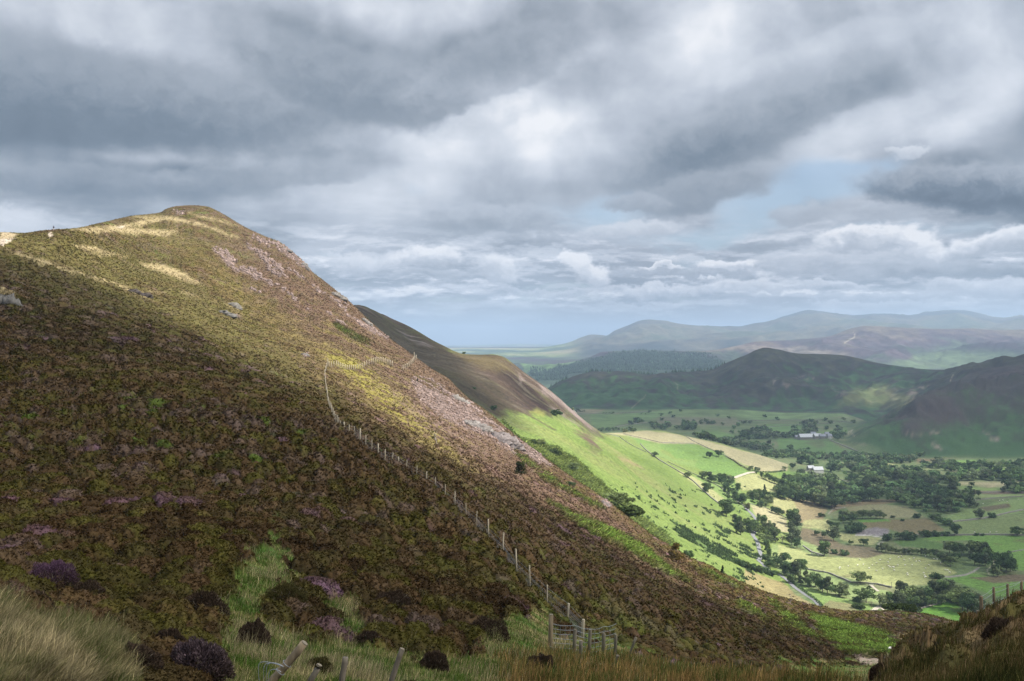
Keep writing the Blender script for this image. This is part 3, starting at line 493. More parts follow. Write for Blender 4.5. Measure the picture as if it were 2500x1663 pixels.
MC = pal(np.clip(.45+fbm(XX/2.2, YY/2.5, 237, 3)*1.2, 0, 1), [(0, (.03, .022, .012)), (.3, (.055, .05, .017)), (.55, (.075, .065, .02)), (.75, (.11, .07, .035)), (1, (.15, .11, .055))])
COL = COL*(1-MND[..., None])+MC*MND[..., None]
# --- the green hill behind
hz = seg('H1', 'S2'); hn = fbm(XX/220, YY/110, 241, 4); hn2 = fbm(XX/45, YY/14, 245, 4)
hill = pal(np.clip(.5+hn*.7+hn2*.45, 0, 1), [(0, (.10, .145, .034)), (.5, (.132, .178, .048)), (1, (.17, .185, .066))])
COL = np.where(hz[..., None], hill, COL)
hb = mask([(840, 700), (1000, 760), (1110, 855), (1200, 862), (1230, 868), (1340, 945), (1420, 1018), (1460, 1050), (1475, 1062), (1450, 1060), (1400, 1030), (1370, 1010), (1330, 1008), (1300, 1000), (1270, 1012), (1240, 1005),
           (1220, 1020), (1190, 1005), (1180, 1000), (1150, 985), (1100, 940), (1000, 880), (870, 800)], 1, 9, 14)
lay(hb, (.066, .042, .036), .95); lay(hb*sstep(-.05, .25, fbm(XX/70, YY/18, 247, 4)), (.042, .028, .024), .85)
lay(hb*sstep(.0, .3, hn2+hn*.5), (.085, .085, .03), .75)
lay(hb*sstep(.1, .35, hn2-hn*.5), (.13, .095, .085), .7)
lay(mask([(1110, 856), (1180, 866), (1230, 880), (1260, 910), (1180, 900), (1130, 880)], 1, 8, 10), (.105, .082, .036), .7)
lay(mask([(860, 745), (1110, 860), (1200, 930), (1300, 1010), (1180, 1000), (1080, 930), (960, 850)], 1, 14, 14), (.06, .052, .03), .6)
lay(mask(c7([(700, 690), (860, 820), (985, 930), (1200, 1110), (1150, 1090), (960, 960), (900, 890), (760, 800)]), 1, 4, 5)*sstep(-.3, .1, hn2), (.21, .165, .15), .8)
lay(mask(c7([(1030, 1130), (1130, 1140), (1200, 1200), (1235, 1290), (1190, 1290), (1080, 1190)]), 1, 6, 8), (.095, .06, .05), .9)
lay(mask(c7([(1390, 1330), (1480, 1360), (1580, 1425), (1500, 1400), (1420, 1360)]), 1, 3, 5), (.24, .18, .10), .8)
lay(mask(c7([(700, 930), (780, 970), (760, 1000), (650, 960)]), 1, 5, 5), (.20, .20, .06), .8)
lay(mask(c7([(560, 640), (590, 700), (570, 740), (555, 700)]), 1, 3, 4)+mask(c7([(820, 905), (900, 940), (960, 1010), (1060, 1080), (980, 1040), (850, 960)]), 1, 3, 5), (.20, .16, .14), .7)
lay(mask(c2([(600, 150), (720, 190), (880, 300), (820, 280), (700, 230)]), 1, 4, 6)*sstep(-.1, .2, hn2), (.20, .16, .15), .7)
lay(mask(c2([(1000, 580), (1150, 660), (1300, 760), (1350, 830), (1230, 720), (1050, 620)]), 1, 5, 6), (.14, .17, .055), .6)
lay(line(c7([(30, 560), (200, 700), (400, 850), (560, 950), (680, 1010), (800, 1080), (860, 1110)]), 1, 1.6), (.07, .05, .035), .8)
BRS = mask([(1225, 1030), (1262, 1072), (1300, 1078), (1360, 1095), (1400, 1120), (1450, 1165), (1500, 1210), (1550, 1250), (1600, 1290), (1650, 1330), (1600, 1330), (1500, 1260), (1400, 1190), (1300, 1110)], 1, 4, 5)
lay(BRS, (.165, .20, .055), .95)
# low scrub on the foot of the green face
SCB = np.zeros_like(ZZ)
for p in (cf([(960, 1120), (1100, 1150), (1250, 1230), (1400, 1320), (1540, 1430), (1500, 1450), (1300, 1380), (1150, 1260), (1000, 1190)]), cf([(1240, 1330), (1400, 1380), (1480, 1440), (1350, 1400)]), cf([(1380, 1140), (1500, 1180), (1440, 1200)]),
          c5([(1900, 450), (2050, 530), (2150, 590), (2000, 530)]), c6([(0, 450), (100, 500), (170, 560), (60, 520)]), c6([(0, 640), (80, 720), (40, 720)])):
    SCB = np.maximum(SCB, mask(p, 1, 4, 8))
lay(SCB, (.06, .095, .03), .75)
dots = sstep(.30, .42, fbm(XX/9, YY/5, 251, 2)+.25*fbm(XX/60, YY/40, 252, 2))*sstep(1380, 1500, UU)*hz*(VS > 1180)*(UU < 1860)
lay(dots*.5, (.06, .09, .035), .8)
# --- fields
G1, G2, G3, ST, ST2, BR, DK = (.115, .185, .05), (.145, .205, .065), (.18, .225, .09), (.285, .255, .15), (.25, .25, .115), (.15, .115, .065), (.085, .13, .045)
va = seg('S2', 'F2'); vn = fbm(XX/90, YY/90, 261, 4); vn2 = fbm(XX/12, YY/12, 265, 3)
vale = pal(np.clip(.5+vn*.9+vn2*.3, 0, 1), [(0, (.075, .105, .042)), (.5, (.10, .135, .056)), (1, (.15, .145, .08))])
COL = np.where(va[..., None], vale, COL)
flatm = seg('B1', 'S2')*sstep(1900, 1960, UU); lay(flatm, (.11, .15, .05)); COL = np.where((flatm > .5)[..., None], vale, COL)
FIELDS = [
 (cf([(1150, 640), (1700, 1030), (1850, 1050), (1700, 900), (1560, 740), (1540, 640), (1300, 600)]), 1, G2), (cf([(1540, 650), (1740, 608), (2010, 735), (1980, 800), (1850, 790), (1600, 770)]), 1, ST2),
 (cf([(300, 225), (480, 215), (700, 200), (1000, 235), (1160, 300), (1180, 330), (1000, 330), (850, 325), (700, 300), (450, 245)]), 1, ST), (cf([(1050, 240), (1500, 360), (1880, 450), (2060, 520), (2050, 590), (1800, 600), (1500, 470), (1350, 400), (1160, 320)]), 1, ST),
 (cf([(480, 240), (640, 285), (760, 310), (720, 330), (640, 330), (560, 280)]), 1, G1), (cf([(830, 325), (1150, 330), (1420, 410), (1540, 500), (1700, 600), (1530, 645), (1230, 580), (1150, 540), (1180, 490), (980, 470), (900, 400), (800, 370)]), 1, G1),
 (cf([(640, 330), (830, 325), (830, 400), (980, 480), (1180, 500), (1150, 560), (950, 500), (760, 420)]), 1, G2), (cf([(950, 560), (1150, 640), (1350, 780), (1500, 900), (1380, 880), (1200, 740)]), 1, ST2),
 (cf([(1690, 905), (1850, 950), (2040, 1040), (2060, 1180), (1900, 1160), (1740, 1010)]), 12, ST), (cf([(1670, 830), (1760, 850), (1800, 930), (1700, 910)]), 1, G1),
 (cf([(1880, 840), (2150, 850), (2400, 900), (2400, 1120), (2150, 1080), (2040, 990), (1920, 930)]), 12, BR), (cf([(1890, 850), (2130, 850), (2220, 980), (2050, 990), (1920, 920)]), 12, ST2),
 (cf([(2180, 1130), (2400, 1180), (2600, 1330), (2352, 1280), (2180, 1200)]), 12, (.12, .095, .06)), (cf([(1900, 1280), (2352, 1390), (2600, 1500), (2600, 1600), (2000, 1600), (1900, 1450)]), 12, G3),
 (cf([(2170, 1240), (2340, 1300), (2340, 1350), (2170, 1290)]), 12, G2),
 (cv([(0, 1090), (400, 1210), (700, 1225), (1050, 1190), (1500, 1230), (1720, 1370), (1560, 1420), (1430, 1480), (1100, 1500), (870, 1470), (480, 1370), (250, 1320), (0, 1200)]), 12, (.235, .25, .105)), (cv([(210, 960), (500, 1080), (900, 1120), (1010, 1190), (850, 1225), (700, 1215), (500, 1200), (380, 1130), (210, 1050)]), 12, (.115, .095, .06)),
 (cv([(210, 1050), (390, 1120), (390, 1190), (220, 1130)]), 12, G3), (cv([(140, 650), (480, 750), (420, 850), (230, 890), (180, 760)]), 12, (.19, .155, .085)), (cv([(590, 985), (780, 1000), (1010, 1040), (900, 1100), (700, 1090), (590, 1040)]), 12, ST2), (cv([(240, 860), (480, 860), (500, 970), (230, 930)]), 12, ST2),
 (cv([(650, 740), (1000, 712), (1250, 740), (1400, 830), (1050, 850), (700, 790)]), 12, (.19, .18, .095)), (cv([(780, 880), (1050, 860), (1420, 840), (1600, 950), (1300, 1010), (1060, 950), (800, 930)]), 12, (.14, .115, .06)), (cv([(750, 858), (1050, 852), (1080, 878), (790, 884)]), 12, (.09, .19, .035)),
 (cv([(520, 690), (1060, 655), (1200, 680), (1000, 712), (640, 740), (480, 800)]), 12, BR), (cv([(1330, 1040), (1600, 1012), (2700, 1012), (2700, 1360), (2270, 1340), (2020, 1180), (1820, 1060), (1500, 1060)]), 12, (.105, .185, .042)),
 (cv([(1080, 1060), (1330, 1040), (1600, 1080), (1560, 1150), (1200, 1120)]), 12, (.07, .12, .035)), (cv([(1590, 830), (1880, 740), (2352, 640), (2700, 620), (2700, 760), (2050, 830), (1700, 890)]), 12, (.14, .19, .07)), (cv([(1700, 890), (2100, 830), (2700, 770), (2700, 1005), (1760, 1005), (1680, 950)]), 12, (.13, .165, .065)),
 (cv([(1900, 740), (2200, 705), (2230, 740), (2000, 780)]), 12, (.10, .08, .05)), (cv([(1730, 507), (1900, 503), (2700, 520), (2700, 560), (2050, 548), (1740, 530)]), 12, ST), (cv([(1720, 545), (2050, 550), (2350, 560), (2350, 575), (1730, 572)]), 12, G2), (cv([(1380, 590), (2150, 578), (2700, 590), (2700, 612), (1400, 608)]), 12, (.12, .08, .06)),
 (cv([(1580, 615), (1900, 612), (2700, 620), (2100, 640), (1650, 650)]), 12, G3), (cv([(1270, 480), (1470, 482), (1450, 500), (1290, 495)]), 12, G3), (cv([(1720, 370), (2100, 352), (2700, 365), (2700, 400), (2200, 420), (1800, 415)]), 12, (.13, .22, .055)), (cv([(1990, 420), (2180, 418), (2230, 438), (2020, 434)]), 12, ST2),
 (cv([(1690, 290), (1890, 288), (1900, 312), (1780, 332), (1700, 310)]), 12, (.13, .22, .055)), (cv([(880, 325), (1100, 330), (1400, 370), (1500, 400), (1350, 360), (1100, 345)]), 12, ST2), (cv([(1500, 350), (1580, 380), (1540, 395)]), 12, G3), (cv([(1280, 280), (1500, 275), (1560, 300), (1330, 310)]), 12, BR),
 (cv([(560, 310), (660, 318), (640, 328)]), 12, ST2), (cv([(0, 400), (250, 400), (500, 455), (830, 545), (720, 575), (560, 570), (400, 500), (240, 490), (100, 480), (0, 440)]), 12, G1), (cv([(200, 390), (420, 420), (640, 480), (840, 545), (640, 510), (400, 445)]), 12, G3),
 (cv([(0, 90), (150, 80), (350, 110), (500, 110), (620, 180), (755, 210), (750, 240), (600, 235), (300, 225), (0, 190)]), 2, (.10, .17, .055)), (cv([(240, 120), (440, 110), (460, 150), (380, 175)]), 2, (.11, .14, .06)),
 (cv([(800, 205), (1000, 235), (1100, 240), (900, 250)]), 6, (.12, .17, .06)),
 (c6([(1500, 970), (1700, 910), (1800, 930), (1920, 1040), (1880, 1100), (1500, 1010)]), 12, (.10, .21, .035)), (c6([(1680, 720), (1900, 680), (2250, 740), (2500, 760), (2500, 900), (2100, 870), (1850, 770)]), 12, (.10, .18, .04)), (c6([(1900, 715), (2355, 690), (2500, 690), (2500, 745), (2100, 760)]), 12, (.11, .085, .055)),
 (c6([(60, 650), (380, 760), (480, 860), (640, 950), (300, 900), (60, 760)]), 12, (.20, .165, .08)), (c6([(470, 775), (700, 830), (950, 905), (1150, 960), (1100, 1000), (700, 960), (560, 860)]), 12, (.14, .20, .06)), (c6([(690, 950), (760, 900), (930, 930), (1000, 1000), (720, 1000)]), 12, (.15, .14, .07)),
 (c6([(500, 640), (930, 760), (1260, 830), (1200, 930), (950, 900), (700, 820), (560, 750)]), 12, (.17, .215, .085)),
 (c7([(1000, 945), (1200, 930), (1300, 925), (1200, 975), (1050, 970)]), 2, (.16, .14, .08)), (c7([(1150, 980), (1400, 985), (1700, 950), (1900, 940), (1750, 1000), (1400, 1060), (1250, 1100), (1150, 1060)]), 2, (.11, .17, .06)),
 (c7([(1650, 935), (2000, 925), (2355, 940), (2355, 1000), (1900, 1010)]), 2, (.115, .16, .06)), (c7([(1700, 1000), (2355, 1010), (2355, 1080), (1700, 1060)]), 2, (.13, .13, .075)), (c7([(2000, 1130), (2200, 1120), (2355, 1160), (2355, 1200), (2050, 1170)]), 2, (.11, .18, .055)),
 (cb([(0, 945), (300, 940), (700, 945), (950, 990), (700, 1010), (200, 1030), (0, 1000)]), 2, (.12, .175, .065)), (cb([(200, 1060), (540, 1070), (500, 1130), (250, 1120)]), 2, (.105, .18, .055)), (cb([(640, 1130), (900, 1085), (900, 1120), (760, 1150)]), 2, (.11, .17, .055)),
]
for p, z, c in FIELDS:
    m = mask(p, z, 1.6, 2.5)
    c = np.array(c)*(1+.16*vn[..., None]+.16*vn2[..., None])
    COL = COL*(1-m[..., None]*.93)+c*m[..., None]*.93
# rushes and bare scuffs in the pastures
scf = sstep(.34, .46, fbm(XX/34, YY/22, 271, 4))*(flatm+seg('S2', 'F1')*sstep(2000, 2100, UU))
lay(np.clip(scf, 0, 1), (.10, .085, .045), .5)
EROD = mask(cv([(735, 998), (780, 965), (850, 940), (950, 932), (1050, 950), (1062, 975), (1020, 1015), (900, 1008)]), 12, 1.5, 1.5)
lay(EROD, (.17, .15, .15)); lay(EROD*sstep(0, .3, fbm(XX/2, YY/14, 281, 3)), (.24, .22, .215), .8)
lay(line(cv([(740, 1003), (860, 1008), (960, 1018), (1020, 1045)]), 12, 1.3, .5), (.36, .34, .31))
lay(line(cv([(1560, 1398), (1640, 1408), (1720, 1398), (1800, 1385), (1860, 1360), (1920, 1320)]), 12, 2.0, 1), (.22, .20, .18))
lay(line(cv([(2020, 1200), (2070, 1235), (2050, 1290), (2000, 1340), (2020, 1385)]), 12, 1.3, 1), (.28, .24, .18), .8)
lay(line(cv([(480, 800), (520, 760), (560, 745), (640, 742)]), 12, 1.5, 1)+line(cv([(940, 1110), (960, 1090), (1020, 1060)]), 12, 1.5, 1), (.26, .24, .20), .8)
# --- dark fells across the valley
kz = seg('F2', 'H4') | (seg('F1', 'F2') & (UU > 2068))
fe = np.clip((VS-870)/130+fbm(XX/500, YY/500, 301, 4)*.8, 0, 1); fx = fbm(XX/110, YY/110, 305, 4)
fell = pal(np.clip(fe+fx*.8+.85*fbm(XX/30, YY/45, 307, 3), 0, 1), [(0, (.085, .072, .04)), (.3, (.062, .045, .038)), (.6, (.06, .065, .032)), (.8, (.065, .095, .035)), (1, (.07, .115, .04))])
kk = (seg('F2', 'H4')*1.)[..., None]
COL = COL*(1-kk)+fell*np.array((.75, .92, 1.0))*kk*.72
ck = seg('H2', 'F2')*sstep(-25, 45, (UU-2085)-np.clip(VS-1077, 0, 99)*2.2+wu*60)*sstep(1122, 1108, VS+wv*12)
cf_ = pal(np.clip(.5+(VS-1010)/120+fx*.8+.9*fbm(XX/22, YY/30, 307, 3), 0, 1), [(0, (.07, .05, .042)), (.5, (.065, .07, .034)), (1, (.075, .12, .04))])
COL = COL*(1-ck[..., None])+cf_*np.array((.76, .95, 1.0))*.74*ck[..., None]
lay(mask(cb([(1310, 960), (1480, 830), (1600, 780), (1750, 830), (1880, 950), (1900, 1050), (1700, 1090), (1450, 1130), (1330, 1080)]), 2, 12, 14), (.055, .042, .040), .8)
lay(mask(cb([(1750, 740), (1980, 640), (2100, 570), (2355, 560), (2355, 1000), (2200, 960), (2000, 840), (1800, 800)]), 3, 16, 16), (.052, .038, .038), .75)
for p, z in ((cb([(1240, 790), (1340, 830), (1300, 880), (1250, 850)]), 3), (cb([(1380, 850), (1430, 760), (1470, 780), (1460, 860), (1390, 900)]), 3), (cb([(1480, 745), (1560, 740), (1560, 770), (1480, 770)]), 3), (cb([(860, 790), (920, 840), (880, 820)]), 3),
             (cb([(780, 730), (820, 820), (800, 780)]), 3), (cb([(370, 730), (440, 740), (380, 760)]), 3), (cb([(290, 700), (330, 680), (300, 730)]), 3), (cb([(1310, 1120), (1450, 1145), (1650, 1120), (1640, 1140), (1450, 1160)]), 2), (cb([(1590, 1230), (1730, 1240), (1680, 1270), (1600, 1250)]), 2),
             (cb([(2000, 1100), (2100, 1130), (2190, 1200), (2130, 1200), (2030, 1130)]), 2), (cb([(960, 975), (1200, 970), (1250, 990), (1000, 1020)]), 2), (cb([(660, 940), (820, 935), (830, 960), (700, 950)]), 2), (cb([(500, 670), (620, 680), (600, 700)]), 3), (cb([(1080, 870), (1140, 890), (1100, 910)]), 3), (cb([(960, 1220), (1060, 1240), (1000, 1235)]), 2)):
    lay(mask(p, z, 4, 8)*sstep(-.3, .25, fbm(XX/25, YY/35, 309, 3)), (.24, .19, .155), .75)
lay(mask(cb([(980, 760), (1200, 750), (1450, 850), (1350, 930), (1100, 900), (900, 900), (820, 930), (850, 860)]), 3, 8, 10), (.13, .14, .055), .6)
lay(line(cb([(970, 1165), (930, 1130), (950, 1105), (910, 1130), (910, 1150)]), 2, 1, .5)+line(cb([(1745, 720), (1760, 680), (1775, 655)]), 3, .9, .5)+line(c7([(1490, 930), (1530, 890), (1590, 840), (1600, 820)]), 3, 1.2, 1)*.5+line(c7([(1820, 705), (1870, 740), (1860, 780)]), 3, .9, .6)*.5, (.27, .24, .17), .8)
# --- wooded hill, moor and distant fells
z5 = seg('H4', 'P6'); mx = fbm(XX/700, YY/1200, 311, 5); mx2 = fbm(XX/160, YY/260, 313, 4)
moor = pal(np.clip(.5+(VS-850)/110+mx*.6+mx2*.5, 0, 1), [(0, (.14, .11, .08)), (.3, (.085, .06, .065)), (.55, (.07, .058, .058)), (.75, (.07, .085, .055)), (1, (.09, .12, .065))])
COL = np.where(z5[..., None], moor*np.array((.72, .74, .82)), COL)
lay(mask([(1418, 885), (1451, 872), (1500, 862), (1640, 858), (1710, 868), (1740, 880), (1790, 900), (1720, 945), (1300, 945), (1290, 905), (1350, 903)], 4, 3, 6), (.035, .055, .03), .95)
lay(mask([(1700, 858), (1800, 846), (1950, 845), (2100, 870), (2000, 880), (1850, 860)], 4, 4, 8), (.15, .125, .10), .7)
lay(mask([(1270, 886), (1360, 884), (1420, 884), (1330, 904), (1280, 912)], 4, 2, 4), (.12, .19, .07), .9)
lay(mask(cb([(1280, 560), (1600, 470), (2000, 450), (2355, 480), (2355, 560), (1900, 590), (1500, 600)]), 4, 4, 8), (.085, .12, .055), .7)
lay(line(cb([(880, 395), (910, 375), (960, 350), (965, 330), (955, 305)]), 4, 1, .6), (.27, .23, .17), .8)
z6 = seg('P6', 'P8'); qx = fbm(XX/1800, YY/2600, 321, 5)
far = pal(np.clip(.5+qx*1.5+fbm(XX/500, YY/800, 323, 4)*.9, 0, 1), [(0, (.035, .045, .04)), (.4, (.09, .085, .065)), (.7, (.15, .135, .09)), (1, (.09, .105, .065))])  # dark blotches in the colour stand in for cloud shadow
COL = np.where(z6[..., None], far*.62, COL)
pl = seg('P6', 'S6')*sstep(1450, 1350, UU)+seg('P7', 'P8'); plain = pal(np.clip(.5+fbm(XX/900, YY/1500, 331, 4)*1.3, 0, 1), [(0, (.035, .055, .03)), (.35, (.06, .09, .04)), (.55, (.14, .17, .07)), (1, (.24, .21, .12))])
COL = COL*(1-np.clip(pl, 0, 1)[..., None])+plain*np.clip(pl, 0, 1)[..., None]
COL = np.clip(COL, .004, .6)
# ================================================================ land as meshes
ZF = ZS+dHeath*np.clip(HEA-SCR*.6-mask(c6([(930, 1365), (1250, 1390), (1275, 1430), (1000, 1405)]), 0, 3, 3), .15, 1)*(1-.5*GRS)
rock = SCR*sstep(100, 300, YY)
ZF = ZF+rock*np.abs(fbm(XX/5, YY/6, 341, 3))*1.3+EROD*fbm(XX/2.5, YY/20, 343, 2)*1.2
def land_mat():
    m = bpy.data.materials.new('land'); m.use_nodes = True; nt = m.node_tree; T = NT(nt); b = nt.nodes['Principled BSDF']
    a = T.n('ShaderNodeAttribute'); a.attribute_name = 'col'
    g = T.n('ShaderNodeNewGeometry').outputs['Position']
    dist = T.vm('LENGTH', g)
    n1 = T.noise(g, 5.0, 5, .65); n2 = T.noise(g, .35, 6, .65); n3 = T.noise(g, .02, 6, .62)
    f = T.rng(dist, 60, 500, 0, 1); k = T.rng(dist, 900, 3500, 0, 1)
    nm = T.m('ADD', T.m('MULTIPLY', n1, T.m('SUBTRACT', 1, f)), T.m('MULTIPLY', n2, f))
    nm = T.m('ADD', T.m('MULTIPLY', nm, T.m('SUBTRACT', 1, k)), T.m('MULTIPLY', n3, k))
    v = T.rng(nm, .25, .75, .5, 1.5, 'LINEAR')
    v = T.m('MULTIPLY', v, T.m('ADD', 1, T.m('MULTIPLY', k, T.m('MULTIPLY', T.m('SUBTRACT', T.noise(g, .006, 8, .7), .5), 1.6))))
    T.put(b.inputs['Base Color'], T.vm('SCALE', a.outputs['Color'], v))
    b.inputs['Roughness'].default_value = 1; b.inputs['Specular IOR Level'].default_value = .08
    bp = T.n('ShaderNodeBump'); bp.inputs['Strength'].default_value = .55
    T.put(bp.inputs['Distance'], T.rng(dist, 20, 6000, .12, 14, 'LINEAR')); T.put(bp.inputs['Height'], nm)
    T.put(b.inputs['Normal'], bp.outputs[0]); return m
LAND = land_mat()
def mesh_np(name, co, faces, mat, col=None, smooth=False, parent=None, nv=4):
    me = bpy.data.meshes.new(name); me.vertices.add(len(co)); me.vertices.foreach_set('co', np.ascontiguousarray(co, np.float32).ravel())
    n = len(faces); me.loops.add(n*nv); me.polygons.add(n)
    me.loops.foreach_set('vertex_index', np.ascontiguousarray(faces, np.int32).ravel())
    me.polygons.foreach_set('loop_start', np.arange(0, n*nv, nv, dtype=np.int32)); me.polygons.foreach_set('loop_total', np.full(n, nv, np.int32))
    if smooth: me.polygons.foreach_set('use_smooth', np.ones(n, bool))
    if col is not None:
        a = me.color_attributes.new('col', 'FLOAT_COLOR', 'POINT'); a.data.foreach_set('color', np.concatenate([col, np.ones((len(col), 1))], 1).astype(np.float32).ravel())
    me.update(); me.materials.append(mat)
    o = bpy.data.objects.new(name, me); C.objects.link(o)
    if parent: o.parent = parent
    return o
for nm, a, b in (('hillside', 'N0', 'H1'), ('hill', 'H1', 'H2'), ('valley', 'H2', 'F2'), ('fell', 'F2', 'H4'), ('moorland', 'H4', 'P6'), ('mountains', 'P6', 'P8')):
    r0 = int(np.searchsorted(SG, GI[a])); r1 = int(np.searchsorted(SG, GI[b])); r1 = min(r1+1, NR)
    co = np.stack([XX[r0:r1], YY[r0:r1], ZF[r0:r1]], -1).reshape(-1, 3); n = r1-r0
    i = (np.arange(n-1)[:, None]*NC+np.arange(NC-1)[None, :]).ravel()
    fc = np.stack([i, i+1, i+1+NC, i+NC], 1)
    o = mesh_np(nm, co, fc, LAND, COL[r0:r1].reshape(-1, 3), True); o['kind'] = 'structure'
# ================================================================ unseen cloud sheets added overhead, shaped from the shade wanted on the land
vis = VS <= np.minimum.accumulate(np.vstack([np.full((1, NC), 1e9), VS[:-1]]), 0)+1.5
SHD = np.zeros_like(ZZ)
def shade(p, z, a, soft=14, warp=14):
    global SHD
    m = mask(p, z, soft, warp); SHD[:] = np.where(a >= 0, np.maximum(SHD, m*a), SHD*(1+m*a))
shade([(-1200, 540), (-200, 600), (0, 612), (120, 640), (300, 705), (380, 755), (520, 838), (650, 912), (770, 985), (840, 1035), (1000, 1100), (1150, 1160), (1300, 1225), (1450, 1318), (1600, 1405), (1750, 1475), (1900, 1530), (2100, 1590), (2500, 1620),
       (3700, 1640), (3700, 6500), (-1200, 6500)], 0, .62, 7, 8)
shade([(700, 1010), (900, 1110), (1150, 1215), (1350, 1330), (1550, 1450), (1700, 1560), (1200, 1560), (700, 1400)], 0, -.22, 60, 10)
shade([(1950, 1640), (2150, 1600), (2400, 1440), (3700, 900), (3700, 6000), (1900, 6000)], 0, .80, 20, 6)
shade([(1900, 1500), (2100, 1510), (2500, 1540), (2500, 1620), (2000, 1620)], 0, .45, 20, 6)
shade([(820, 720), (930, 755), (1057, 815), (1125, 880), (1120, 905), (1200, 962), (1250, 1008), (1290, 1050), (1210, 1040), (1140, 995), (1050, 940), (880, 800)], 1, .93, 7, 10)
shade([(1235, 915), (1290, 940), (1350, 990), (1385, 1022), (1330, 1010), (1260, 965)], 1, .75, 8, 10)
shade([(1110, 900), (1180, 915), (1250, 985), (1270, 1010), (1200, 985)], 1, .5, 8, 12)
shade([(1400, 1085), (1600, 1130), (1750, 1250), (1700, 1260), (1550, 1180), (1400, 1110)], 1, .22, 14, 12)
shade([(2030, 1235), (2150, 1195), (2300, 1185), (2900, 1195), (3300, 1250), (3300, 1550), (2330, 1540), (2290, 1430), (2200, 1400), (2140, 1350), (2060, 1320)], 12, .8, 16, 8)
shade([(1990, 1180), (2200, 1180), (2200, 1290), (2050, 1290)], 12, .4, 16, 8)
shade([(1850, 1120), (2100, 1125), (2350, 1145), (2300, 1180), (2000, 1180)], 12, .15, 12, 8)
shade([(1250, 990), (1600, 990), (2050, 995), (2100, 1040), (2070, 1075), (3700, 1105), (3700, 1130), (2300, 1125), (2100, 1128), (1800, 1098), (1600, 1048), (1250, 1075)], 2, .82, 8, 6)
shade([(2040, 1090), (2110, 1000), (2240, 930), (2500, 850), (3700, 700), (3700, 1125), (2200, 1118)], 2, .86, 8, 6)
shade([(1200, 840), (3700, 700), (3700, 1120), (1200, 1020)], 3, .9, 6, 4)
shade([(2090, 935), (2200, 930), (2245, 955), (2200, 1000), (2130, 985)], 3, -.75, 8, 6)
shade([(1330, 925), (1480, 905), (1620, 910), (1560, 935), (1400, 945)], 3, -.25, 8, 6)
shade([(1250, 860), (1700, 850), (2050, 870), (2050, 960), (1250, 960)], 4, .55, 8, 10)
shade([(2060, 800), (2280, 815), (2500, 830), (3000, 830), (3000, 880), (2300, 860), (2130, 850)], 4, .7, 8, 14)
SHD = SHD*(.92+.5*np.clip(fbm(XX/90, YY/90, 401, 3), -.4, .3)*(YY < 500))
